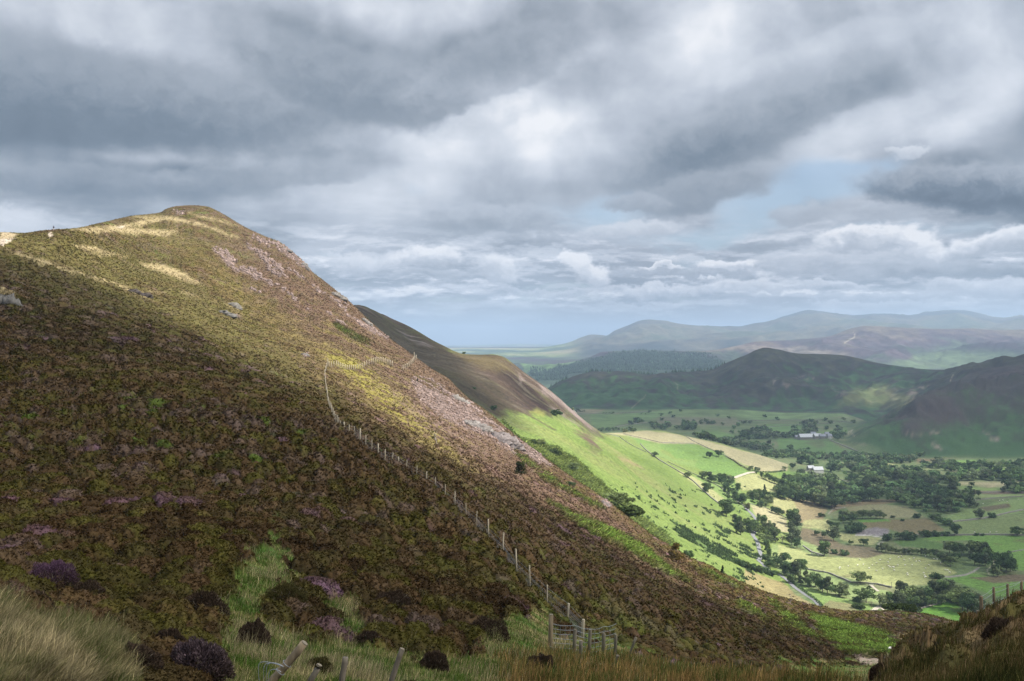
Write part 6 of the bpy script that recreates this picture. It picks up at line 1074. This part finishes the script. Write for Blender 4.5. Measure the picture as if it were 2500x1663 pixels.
def sheep(u, v, zone, label, group=None, sc_=1., rz=None):
    p = P(u, v, zone); r = empty('sheep', p, rz if rz is not None else R.random()*6.28, label, 'sheep', group); r.scale = (sc_,)*3
    for nm, me in SHM: o = bpy.data.objects.new(nm, me); C.objects.link(o); o.parent = r
sheep(2174, 1592, 0, 'white sheep grazing at the edge of the big bracken patch', None, 1.15, .35)
for x, y in [(585, 1330), (590, 1322), (815, 1295), (900, 1300), (940, 1280), (975, 1250), (1050, 1270), (1070, 1245), (1095, 1320), (1070, 1320), (1105, 1320), (1145, 1300), (1110, 1350), (1055, 1310), (940, 1355), (1000, 1335), (1205, 1250), (1255, 1245), (1300, 1235), (1320, 1265), (1350, 1262), (1280, 1300), (1215, 1300), (1440, 1298), (1410, 1330), (1490, 1240), (1520, 1245), (1555, 1280), (1600, 1345), (1620, 1350), (1400, 1400), (1405, 1415), (1415, 1412), (1390, 1375), (1240, 1395), (1235, 1380),
             (780, 1245), (1150, 1225), (1180, 1215), (1410, 1215), (1640, 1370), (760, 1300), (870, 1330), (670, 1310), (320, 1190), (380, 1205)]:
    sheep(*cv([(x, y)])[0], 12, 'white sheep scattered over the big pale field with the round oak', 'sheep in the big pale field', 1.35)
for x, y in [(1960, 710), (2120, 680), (2150, 675), (2190, 690), (2300, 670), (1900, 700)]: sheep(*cv([(x, y)])[0], 12, 'white sheep in the upper right pasture under the thin wall', 'sheep in the upper right pasture', 1.3)
for x, y in [(2030, 985), (2090, 980), (1880, 985), (1660, 745)]: sheep(*cv([(x, y)])[0], 12, 'white sheep above the dark hedge bank at the right', 'sheep above the hedge bank', 1.3)
# ---------------------------------------------------------------- fences
def post(mb, u, v, hpx=None, hm_=None, r=.05, zone=0, lean=(0, 0), sink=.35, k=8, D=None):
    p = np.array(P(u, v, zone)) if D is None else np.array(((u-CU)/F*D, D, (CV-v)*D/F)); h_ = hm_ or hpx*p[1]/F
    top = p+np.array((lean[0]*h_, lean[1]*h_, h_)); mb.tube([p-np.array((lean[0], lean[1], 1))*sink, (p+top)/2+np.array((R.uniform(-.01, .01), 0, 0)), top-np.array((0, 0, .015)), top], [r*1.08, r, r*.96, r*.82], k); return p, top
def wires(parent, posts, hs, rad, name='wire'):
    for h_ in hs:
        mb = MB(); pts = []
        for i, (a, b) in enumerate(posts):
            L = np.linalg.norm(b-a); pts.append(a+(b-a)*min(h_/L, .97))
            if i < len(posts)-1:
                a2, b2 = posts[i+1]; q = a2+(b2-a2)*min(h_/np.linalg.norm(b2-a2), .97); pts.append((pts[-1]+q)/2-np.array((0, 0, .03)))
        mb.tube(pts, rad, 4, False); mb.build(name, WIRE, parent)
def net(parent, posts, h0, h1, rad, step=.3, rows=5):
    mb = MB(); n = 0
    for (a, b), (a2, b2) in zip(posts[:-1], posts[1:]):
        L = np.linalg.norm(a2-a); k = max(2, int(L/step)); ua, ub = (b-a)/np.linalg.norm(b-a), (b2-a2)/np.linalg.norm(b2-a2)
        for i in range(k):
            t = i/k; sag = .05*math.sin(math.pi*t); lo = (a+ua*h0)*(1-t)+(a2+ub*h0)*t; hi = (a+ua*h1)*(1-t)+(a2+ub*h1)*t; hi = hi-np.array((0, 0, sag)); mb.tube([lo, hi], rad, 3, False)
        for j in range(rows+1):
            hh = h0+(h1-h0)*j/rows; mb.tube([(a+ua*hh)*(1-t)+(a2+ub*hh)*t-np.array((0, 0, .05*math.sin(math.pi*t)*j/rows)) for t in (0, .25, .5, .75, 1)], rad*1.2, 3, False)
    mb.build('wire_netting', WIRE, parent)
fa = empty('wire_fence', P(1193, 1320, 0), 0, 'long post and wire fence climbing the dark heather slope', 'fence'); OFF = np.array(fa.location)
def fbuild(mb, name, mat, par):
    mb.v = [tuple(np.array(q)-np.array(par.location)) for q in mb.v]; return mb.build(name, mat, par, True)
_b = MB.build
def build_rel(s, name, mat, parent=None, smooth=False):
    if parent is not None and parent.get('rel'): s.v = [tuple(np.array(q)-np.array(parent.location)) for q in s.v]
    return _b(s, name, mat, parent, smooth)
MB.build = build_rel
for o in (fa,): o['rel'] = 1
LA = [(1422, 1560, 46, .075, 1), (1386, 1519, 44, .065, 0), (1336, 1477, 47, .045, 1), (1294, 1435, 53, .045, 1), (1261, 1400, 58, .058, 0), (1227, 1354, 51, .055, 0), (1193, 1318, 49, .055, 0), (1163, 1284, 34, .035, 1), (1138, 1262, 31, .035, 1), (1110, 1233, 31, .06, 0), (1087, 1216, 31, .04, 1), (1062, 1193, 26, .04, 1), (1040, 1179, 26, .065, 0), (1017, 1166, 27, .045, 1), (992, 1149, 24, .05, 1),
      (973, 1138, 21, .075, 0), (958, 1128, 21, .05, 1), (939, 1124, 25, .06, 1), (923, 1113, 28, .085, 0), (907, 1101, 26, .05, 1), (893, 1089, 24, .055, 1), (878, 1077, 29, .09, 0), (864, 1062, 19, .055, 1), (852, 1057, 19, .06, 1), (840, 1051, 19, .09, 0)]
LB = [(831, 1043, 14), (827, 1042, 21), (824, 1037, 22), (820, 1033, 20), (816, 1025, 20), (813, 1018, 20), (810, 1012, 21), (808, 1005, 20), (805, 999, 19), (802, 990, 18), (800, 981, 18), (799, 972, 18), (798, 963, 17), (796, 954, 16), (795, 944, 15), (794, 934, 14), (793, 925, 13), (793, 916, 12), (795, 907, 11), (797, 900, 12), (800, 893, 15)]
PA = []
for (u, v, hp, r_, g2_) in LA:
    mb = MB(); pp_ = post(mb, u, v+3, hp+5, None, r_, 0, (R.uniform(-.03, .06), 0)); PA.append(pp_); mb.build('fence_post', WOODL, fa, True)
for (u, v, hp) in LB:
    mb = MB(); p0 = P(u, v+2, 0); pp_ = post(mb, u, v+2, hp+4, None,   .00030*p0[1]+.01, 0); PA.append(pp_); mb.build('fence_post', WOODL, fa, True)
wires(fa, PA, (.35, .75, 1.1), .007); net(fa, PA[:12], .08, .85, .0045, .35, 4); net(fa, PA[12:25], .1, .9, .006, .9, 2)
fb = empty('wire_fence', P(900, 894, 0), 0, 'far fence of close pale posts dipping across the sunlit slope', 'fence'); fb['rel'] = 1
def along(pts, step):
    o = []
    for (a, b), (c, d) in zip(pts[:-1], pts[1:]):
        n = max(1, int(math.hypot(c-a, d-b)/step)); o += [(a+(c-a)*i/n, b+(d-b)*i/n) for i in range(n)]
    return o+[pts[-1]]
PB = []
for u, v in along([(803, 893), (809, 894), (821, 892), (835, 898), (848, 902), (868, 902), (884, 897), (895, 891), (907, 886), (920, 882), (935, 883), (945, 887), (958, 892)], 4.4):
    mb = MB(); p0 = P(u, v+2, 0); PB.append(post(mb, u, v+3, 14, None, .0004*p0[1], 0, k=5)); mb.build('fence_post', WOODL, fb, True)
wires(fb, PB, (.5, 1.1), .006)
fc_ = empty('wire_fence', P(1000, 880, 0), 0, 'short run of tiny fence posts rising to the heather skyline', 'fence'); fc_['rel'] = 1; PC = []
for u, v in along([(984, 902), (994, 897), (1003, 890), (1009, 882), (1016, 877), (1011, 871)], 4.2):
    mb = MB(); p0 = P(u, v+1, 0); PC.append(post(mb, u, v+2, 13, None, .00038*p0[1], 0, k=5)); mb.build('fence_post', WOODL, fc_, True)
wires(fc_, PC, (.5, 1.1), .006)
fn_ = empty('wire_netting_fence', P(1405, 1605, 0), 0, 'short netting fence with a tall corner post at the foot of the slope', 'fence'); fn_['rel'] = 1; PN = []
for (x, yt, yb, r_, ln) in [(652, 1025, 1345, .085, .03), (850, 1147, 1360, .07, .04), (972, 1150, 1390, .065, .05), (1090, 1178, 1370, .07, .02), (1185, 1190, 1345, .06, .05)]:
    (u, v), (_, vt) = c5([(x-4, yb), (x, yt)]); mb = MB(); q = post(mb, u, v, v-vt, None, r_, 0, (ln, 0), D=36.5); PN.append(q); mb.build('fence_post', WOODG if x > 700 else WOOD, fn_, True)
    mb = MB(); mb.tube([q[1]+np.array((0, 0, .002)), q[1]+np.array((0, 0, .03))], r_*.85, 10); mb.build('post_top', WOODP, fn_)
net(fn_, PN, .25, 1.12, .0065, .17, 5)
(u, v), (u2, v2) = c5([(645, 1292), (806, 1420)]); mb = MB(); mb.tube([((u-CU)/F*36.2, 36.2, (CV-v)*36.2/F), ((u2-CU)/F*33.5, 33.5, (CV-v2)*33.5/F)], [.075, .085], 8); mb.build('brace', WOODG, fn_, True)
def stray(cropf, xt, yt, xb, yb, D, r_, label, mat=None, group=None, coil=False, cap=True):
    (ut, vt), (ub, vb) = cropf([(xt, yt), (xb, yb)]); t = np.array(((ut-CU)/F*D, D, (CV-vt)*D/F)); b = np.array(((ub-CU)/F*D, D, (CV-vb)*D/F)); base = b+(b-t)*.4; g = Hxy(b[0], b[1])
    r = empty('wooden_post', tuple(b), 0, label, 'post', group); r['rel'] = 1; ax = (t-base); L = np.linalg.norm(ax); ax /= L
    n = 7; pts = [base+ax*L*i/(n-1)+np.array((R.uniform(-.006, .006), R.uniform(-.006, .006), 0)) for i in range(n)]; mb = MB(); mb.tube(pts, [r_*(1.06-.08*i/(n-1)) for i in range(n)], 12); mb.build('shaft', mat or WOOD, r, True)
    if cap: mb = MB(); mb.tube([t+ax*.001, t+ax*.012], r_*.9, 12); mb.build('cut_end', WOODP, r)
    return r, t, b, ax
r_, t_, b_, ax_ = stray(c8, 650, 1256, 385, 1568, 15.5, .062, 'leaning stout wooden post with loops of loose wire, bottom of the slope')
side = np.cross(ax_, (0, 1, 0))
for k, dd in enumerate((.42, .58)):
    mb = MB(); c0 = t_-ax_*dd; mb.tube([c0+.074*(math.cos(a)*side+math.sin(a)*np.array((0, 1, 0))) for a in np.linspace(0, 6.4, 20)], .006, 5, False); mb.build('wire_tie', WIRE, r_, True)
for k, (sx_, sz_, ph) in enumerate(((.34, .42, 0.), (.28, .50, .1), (.40, .34, .15), (.22, .6, -.1))):
    mb = MB(); c0 = t_-ax_*.47; mb.tube([c0+np.array((-sx_*math.sin(a*1.0)*(1+.1*math.sin(3*a)), -.1-.05*k, .02+.14*math.sin(a*1.3)-sz_*(1-math.cos(a))*.55+ph*.3)) for a in np.linspace(0, 2.4, 16)], .006, 5, False); mb.build('loose_wire', WIRE, r_, True)
stray(c8, 772, 1438, 700, 1568, 15.5, .047, 'short split grey post right of the leaning stout post', WOODG); stray(c8, 990, 1372, 955, 1568, 16., .048, 'upright weathered post with a dark top near the bottom edge', WOODG, cap=False); stray(c8, 1452, 1305, 1362, 1568, 17.2, .046, 'slim grey post leaning right, rightmost of the four loose posts', WOODG)
stray(c5, 1355, 1212, 1290, 1385, 40, .055, 'thin leaning post just right of the netting fence', WOODG); stray(c5, 903, 1237, 903, 1420, 32, .06, 'low grey post standing in front of the netting fence', WOODG); stray(c5, 1204, 1357, 1203, 1430, 31, .05, 'short post with a white top in the rushes', WOODG)
stray(c5, 1706, 1468, 1706, 1515, 30, .045, 'short white-topped post low in the rushes at the right', WOODG)
fd = empty('wire_fence', P(2400, 1512, 0), 0, 'post and wire fence behind the crest of the right-hand mound', 'fence'); fd['rel'] = 1; PD = []
for (x, yt, yb, r_, D) in [(2335, 745, 900, .06, 42), (2222, 768, 960, .055, 41), (2108, 795, 1010, .055, 39), (2006, 870, 1085, .065, 36)]:
    (u, v), (_, vt) = c6([(x+3, yb), (x, yt)]); mb = MB(); PD.append(post(mb, u, v, v-vt, None, r_, 0, (-.03, 0), D=D)); mb.build('fence_post', WOOD, fd, True)
q = np.array(((2520-CU)/F*43, 43, (CV-1400)*43/F)); PD = [(q-np.array((0, 0, 1.2)), q)]+PD; wires(fd, PD, (.45, .8, 1.1), .006); net(fd, PD[1:], .05, .8, .0035, .3, 4)
fe_ = empty('sagging_netting', P(2385, 1575, 0), 0, 'crumpled wire netting hanging beside the mound fence corner post', 'netting'); fe_['rel'] = 1; PE = []
for (x, yt, yb, D, r_) in [(1976, 997, 1100, 34, .06), (1912, 1160, 1290, 30, .05)]:
    (u, v), (_, vt) = c6([(x, yb), (x, yt)]); mb = MB(); PE.append(post(mb, u, v, v-vt, None, r_, 0, D=D)); mb.build('fence_post', WOODG, fe_, True); mb = MB(); mb.tube([PE[-1][1], PE[-1][1]+np.array((0, 0, .03))], r_*.85, 10); mb.build('post_top', WOODP, fe_)
mb = MB()
for i in range(15):
    t = i/14; (a, b), (c, d) = c6([(1990-55*t, 1000+110*t), (1985-80*t, 1080+215*t-30*math.sin(t*9))]); D = 34-4*t; mb.tube([((a-CU)/F*D, D, (CV-b)*D/F), (((a+c)/2+R.uniform(-2, 2)-CU)/F*D, D, (CV-(b+d)/2)*D/F), ((c-CU)/F*D, D, (CV-d)*D/F)], .006, 3, False)
for j in range(6):
    s_ = j/5; pts = []
    for i in range(9):
        t = i/8; (a, b), (c, d) = c6([(1990-55*t, 1000+110*t), (1985-80*t, 1080+215*t)]); D = 34-4*t; pts.append(((a*(1-s_)+c*s_-CU)/F*D, D, (CV-(b*(1-s_)+d*s_))*D/F))
    mb.tube(pts, .007, 3, False)
mb.build('netting', WIRE, fe_)
# ---------------------------------------------------------------- the walker on the ridge
def walker():
    p = P(131, 562, 0); r = empty('person', p, .5, 'walker with a dark rucksack and pale trousers on the left ridge path', 'person')
    J = {'pel': ((0, 0, .95), .15), 'chest': ((0, .02, 1.28), .17), 'neck': ((0, .04, 1.50), .06), 'head': ((0, .06, 1.66), .10), 'top': ((0, .06, 1.78), .05),
         'lh': ((.11, 0, .88), .10), 'lk': ((.13, .12, .5), .07), 'la': ((.13, .02, .08), .045), 'lf': ((.13, .20, .03), .04), 'rh': ((-.11, 0, .88), .10), 'rk': ((-.12, -.02, .48), .07), 'ra': ((-.12, -.22, .10), .045), 'rf': ((-.12, -.06, .03), .04),
         'ls': ((.20, .02, 1.42), .065), 'le': ((.27, .0, 1.14), .05), 'lw': ((.24, .20, .98), .035), 'rs': ((-.20, .02, 1.42), .065), 're': ((-.27, -.04, 1.14), .05), 'rw': ((-.24, .16, .98), .035)}
    n = list(J); e = [('pel', 'chest'), ('chest', 'neck'), ('neck', 'head'), ('head', 'top'), ('pel', 'lh'), ('lh', 'lk'), ('lk', 'la'), ('la', 'lf'), ('pel', 'rh'), ('rh', 'rk'), ('rk', 'ra'), ('ra', 'rf'), ('chest', 'ls'), ('ls', 'le'), ('le', 'lw'), ('chest', 'rs'), ('rs', 're'), ('re', 'rw')]
    for w_, y_, s_ in ((('lw'), .04, 1), (('rw'), .04, -1)):
        b = J[w_][0]
        for i in range(5):
            k = w_+str(i); J[k] = ((b[0]+(i-2)*.016, b[1]+.05+(.03 if i not in (0,) else .01), b[2]-.05+(.02 if i == 0 else 0)), .009); e.append((w_, k))
    n = list(J); me = bpy.data.meshes.new('body'); me.from_pydata([J[k][0] for k in n], [(n.index(a), n.index(b)) for a, b in e], []); o = bpy.data.objects.new('body', me); C.objects.link(o); o.parent = r
    m = o.modifiers.new('skin', 'SKIN')
    for i, k in enumerate(n): me.skin_vertices[0].data[i].radius = (J[k][1],)*2
    me.skin_vertices[0].data[0].use_root = True; o.modifiers.new('sub', 'SUBSURF').levels = 1; me.materials.append(TROU)
    def part(nm, pts, rad, mat, k=12):
        mb = MB(); mb.tube(pts, rad, k); return mb.build(nm, mat, r, True)
    part('jacket', [(0, 0, .88), (0, 0, .95), (0, .01, 1.15), (0, .02, 1.35), (0, .03, 1.47), (0, .04, 1.52)], [.19, .20, .21, .225, .17, .08], CLOTH)
    for s_ in (-1, 1): part('sleeve', [(s_*.19, .02, 1.42), (s_*.28, -.01, 1.14), (s_*.25, .17, .99)], [.085, .072, .055], CLOTH, 8)
    part('rucksack', [(0, -.26, 1.0), (0, -.28, 1.05), (0, -.30, 1.25), (0, -.27, 1.5), (0, -.24, 1.58)], [.10, .16, .19, .16, .06], PACK); part('face', [(0, .07, 1.55), (0, .09, 1.60), (0, .10, 1.68), (0, .08, 1.76)], [.05, .085, .095, .06], SKIN); part('hair', [(0, .03, 1.62), (0, .03, 1.7), (0, .04, 1.78), (0, .05, 1.81)], [.09, .112, .10, .04], HAIR)
    part('nose', [(0, .19, 1.655), (0, .215, 1.64)], [.014, .016], SKIN, 6)
walker()
# ---------------------------------------------------------------- rock outcrops and big heather clumps
def crag(u, v, wpx, hpx, zone, label, seed, col=(.20, .19, .175)):
    col = tuple(c*.62 for c in col)
    p = P(u, v, zone); w = wpx*p[1]/F; h_ = hpx*p[1]/F; g = np.random.RandomState(seed); Vv, Fc, n = [], [], 0; r = empty('rock_outcrop', p, 0, label, 'rock')
    for k in range(9):
        th = np.linspace(0, np.pi, 9)[:, None]; ph = np.linspace(0, 2*np.pi, 13)[None, :-1]; x = np.sin(th)*np.cos(ph); y = np.sin(th)*np.sin(ph); z = np.cos(th)+0*ph
        q = np.stack([x, y, z], -1).reshape(-1, 3); q *= (1+.35*np.sign(fbm(q[:, 0]*2+k*9, q[:, 1]*2+q[:, 2]*1.7, seed+k, 2))[:, None]*.4+.14*g.randn(len(q), 1))
        s_ = w*.22*(.5+g.rand()); cx, cy_ = (g.rand()-.5)*w*.8, (g.rand()-.5)*w*.35; cz = Hxy(p[0]+cx, p[1]+cy_)-p[2]
        Vv.append(q*np.array((s_*1.3, s_, s_*.85*h_/w*2.2))+np.array((cx, cy_, cz+s_*.1))); i = (np.arange(8)[:, None]*12+np.arange(12)[None, :]); j = (np.arange(8)[:, None]*12+(np.arange(12)[None, :]+1) % 12); Fc.append(np.stack([i, j, j+12, i+12], -1).reshape(-1, 4)+n); n += len(q)
    V = np.concatenate(Vv); o = mesh_np('rock', V, np.concatenate(Fc), ROCKM, np.repeat(np.array(col)[None], len(V), 0)*np.exp(g.randn(len(V), 1)*.1), parent=r)
crag(18, 742, 60, 42, 0, 'grey rock outcrop under pale grass at the left edge of the slope', 1); crag(340, 720, 46, 14, 0, 'small dark crag below the pale path on the crest of the shadow', 2, (.09, .075, .07)); crag(570, 748, 32, 14, 0, 'pale rocks beside the small straw patch on the sunlit slope', 3, (.26, .24, .21))
crag(560, 772, 44, 10, 0, 'low line of grey stones below the pale rocks', 4); crag(745, 868, 20, 8, 0, 'little rock knob in the yellow-green heather', 5); crag(1165, 1045, 70, 26, 0, 'pale crag ribs in the pink scree above the rowan', 6, (.30, .27, .25)); crag(1240, 1085, 70, 26, 0, 'lower pale crag beside the bracken stripe', 7, (.28, .24, .23))
crag(1125, 980, 34, 16, 0, 'upper pale rock on the edge of the pink scree', 8, (.34, .31, .28)); crag(743, 652, 20, 13, 0, 'grey crag on the steep right skyline of the summit', 9, (.25, .23, .21)); crag(700, 612, 22, 9, 0, 'broken grey rocks on the skyline right of the summit', 10, (.25, .23, .21)); crag(826, 726, 30, 13, 0, 'ribbed grey crag lower on the right skyline', 12, (.26, .235, .21))
crag(897, 790, 26, 11, 0, 'small grey crag on the right skyline above the fence', 13, (.26, .235, .21)); crag(1474, 1232, 24, 12, 0, 'pale rocks at the edge above the bracken hollow', 14, (.26, .22, .21)); crag(1540, 1258, 1, 1, 0, 'x', 1) if 0 else None
HB = [(487, 1660, 150, 95, 1), (330, 1640, 120, 60, 0), (500, 1505, 110, 60, 0), (620, 1580, 80, 62, 0), (410, 1590, 90, 50, 0), (130, 1430, 120, 60, 2), (210, 1470, 100, 46, 0), (1320, 1640, 70, 40, 0), (1060, 1640, 70, 46, 0), (900, 1580, 70, 36, 0), (780, 1640, 60, 30, 3), (700, 1470, 100, 44, 3), (1190, 1560, 110, 50, 0), (2155, 1660, 60, 36, 0), (2300, 1620, 90, 40, 3), (2460, 1560, 110, 44, 0), (90, 1500, 80, 50, 0), (960, 1480, 90, 36, 0)]
HL = ['largest heather bush with purple-grey top, bottom left of the posts', 'dark heather bush left of the largest heather bush', 'rounded dark heather clump at the foot of the green trail', 'brown heather clump above the leaning stout post', 'low dark heather bush above the largest heather bush', 'bright purple heather bush above the straw grass at the left', 'dark heather bush right of the bright purple one', 'dark heather bush with dead stems below the tall corner post', 'brown heather tuft right of the slim grey post', 'brown heather bush above the slim grey post', 'small brown tuft between the loose posts', 'mauve heather bush right of the green trail', 'broad brown heather bush left of the corner post', 'dark bush at the foot of the right mound', 'brown heather clump on the middle of the right mound', 'dark heather bush at the top of the right mound', 'dark bush on the top edge of the straw grass', 'heather clump in the middle of the lower slope']
HC = [(.06, .042, .03), (.095, .068, .075), (.11, .062, .10), (.08, .07, .027)]
for i, (u, v, w, h_, ck_) in enumerate(HB):
    p = P(u, min(v, 1690), 0); W = w*p[1]/F/2; Hh = h_*p[1]/F; g = np.random.RandomState(60+i); n = 9000
    d = g.randn(n, 3); d[:, 2] = np.abs(d[:, 2]); d /= np.linalg.norm(d, axis=1)[:, None]; lump = 1+.35*fbm(d[:, 0]*2.2+i*3, d[:, 1]*2.2+d[:, 2], 70+i, 2); rr = (.72+.28*g.rand(n)**.5)*lump
    b = d*np.array((W, W*.8, Hh))*rr[:, None]; nn_ = d+g.randn(n, 3)*.45; nn_[:, 2] += .5; nn_ /= np.linalg.norm(nn_, axis=1)[:, None]; s = .03*(.5+g.rand(n, 1)); t = np.cross(nn_, g.randn(n, 3)); t /= np.linalg.norm(t, axis=1)[:, None]
    V = np.stack([b-t*s*.33, b+t*s*.33, b+nn_*s*1.3], 1); c0 = np.array(HC[ck_] if ck_ in (1, 2) else HC[0]); up_ = np.clip(d[:, 2:3]*1.3+g.randn(n, 1)*.25, 0, 1) if ck_ in (1, 2) else 1.; cc_ = (np.array(HC[0] if ck_ != 3 else HC[3])*(1-up_)+c0*up_ if ck_ in (1, 2) else np.repeat(np.array(HC[ck_])[None], n, 0))*np.exp(g.randn(n, 1)*.35)
    r = empty('heather_bush', p, 0, HL[i], 'heather bush', 'heather bushes in the foreground'); o = mesh_np('foliage', V.reshape(-1, 3), np.arange(n*3).reshape(-1, 3), HEATH, np.repeat(cc_[:, None], 3, 1).reshape(-1, 3), False, r, nv=3)
    mb = MB()
    for k in range(7): a = g.rand()*6.28; mb.tube([(0, 0, -.05), (math.cos(a)*W*.4, math.sin(a)*W*.35, Hh*.4), (math.cos(a)*W*.75, math.sin(a)*W*.6, Hh*.75)], [.012, .009, .004], 5)
    _b(mb, 'stems', WOODG, r, True)
# ================================================================ haze: one box of even air round the whole land
def build_haze():
    x, y0, y1, z0, z1 = 36000, -300, 33000, float(ZF.min())-1, float(max(ZF.max(), 20))+2
    v = [(sx*x, yy, zz) for zz in (z0, z1) for yy in (y0, y1) for sx in (-1, 1)]
    f = [(0, 2, 3, 1), (4, 5, 7, 6), (0, 1, 5, 4), (2, 6, 7, 3), (0, 4, 6, 2), (1, 3, 7, 5)]
    me = bpy.data.meshes.new('haze'); me.from_pydata(v, [], f); m = bpy.data.materials.new('haze'); m.use_nodes = True; nt = m.node_tree
    nt.nodes.remove(nt.nodes['Principled BSDF']); p = nt.nodes.new('ShaderNodeVolumePrincipled')
    p.inputs['Color'].default_value = (.55, .735, .98, 1); p.inputs['Density'].default_value = HAZE; p.inputs['Anisotropy'].default_value = .25
    nt.links.new(p.outputs[0], nt.nodes['Material Output'].inputs['Volume']); me.materials.append(m)
    o = bpy.data.objects.new('haze', me); C.objects.link(o); o['kind'] = 'stuff'
HAZE = 7e-5
build_haze()
print('verts', NR, NC, 'z', ZF.min(), ZF.max())
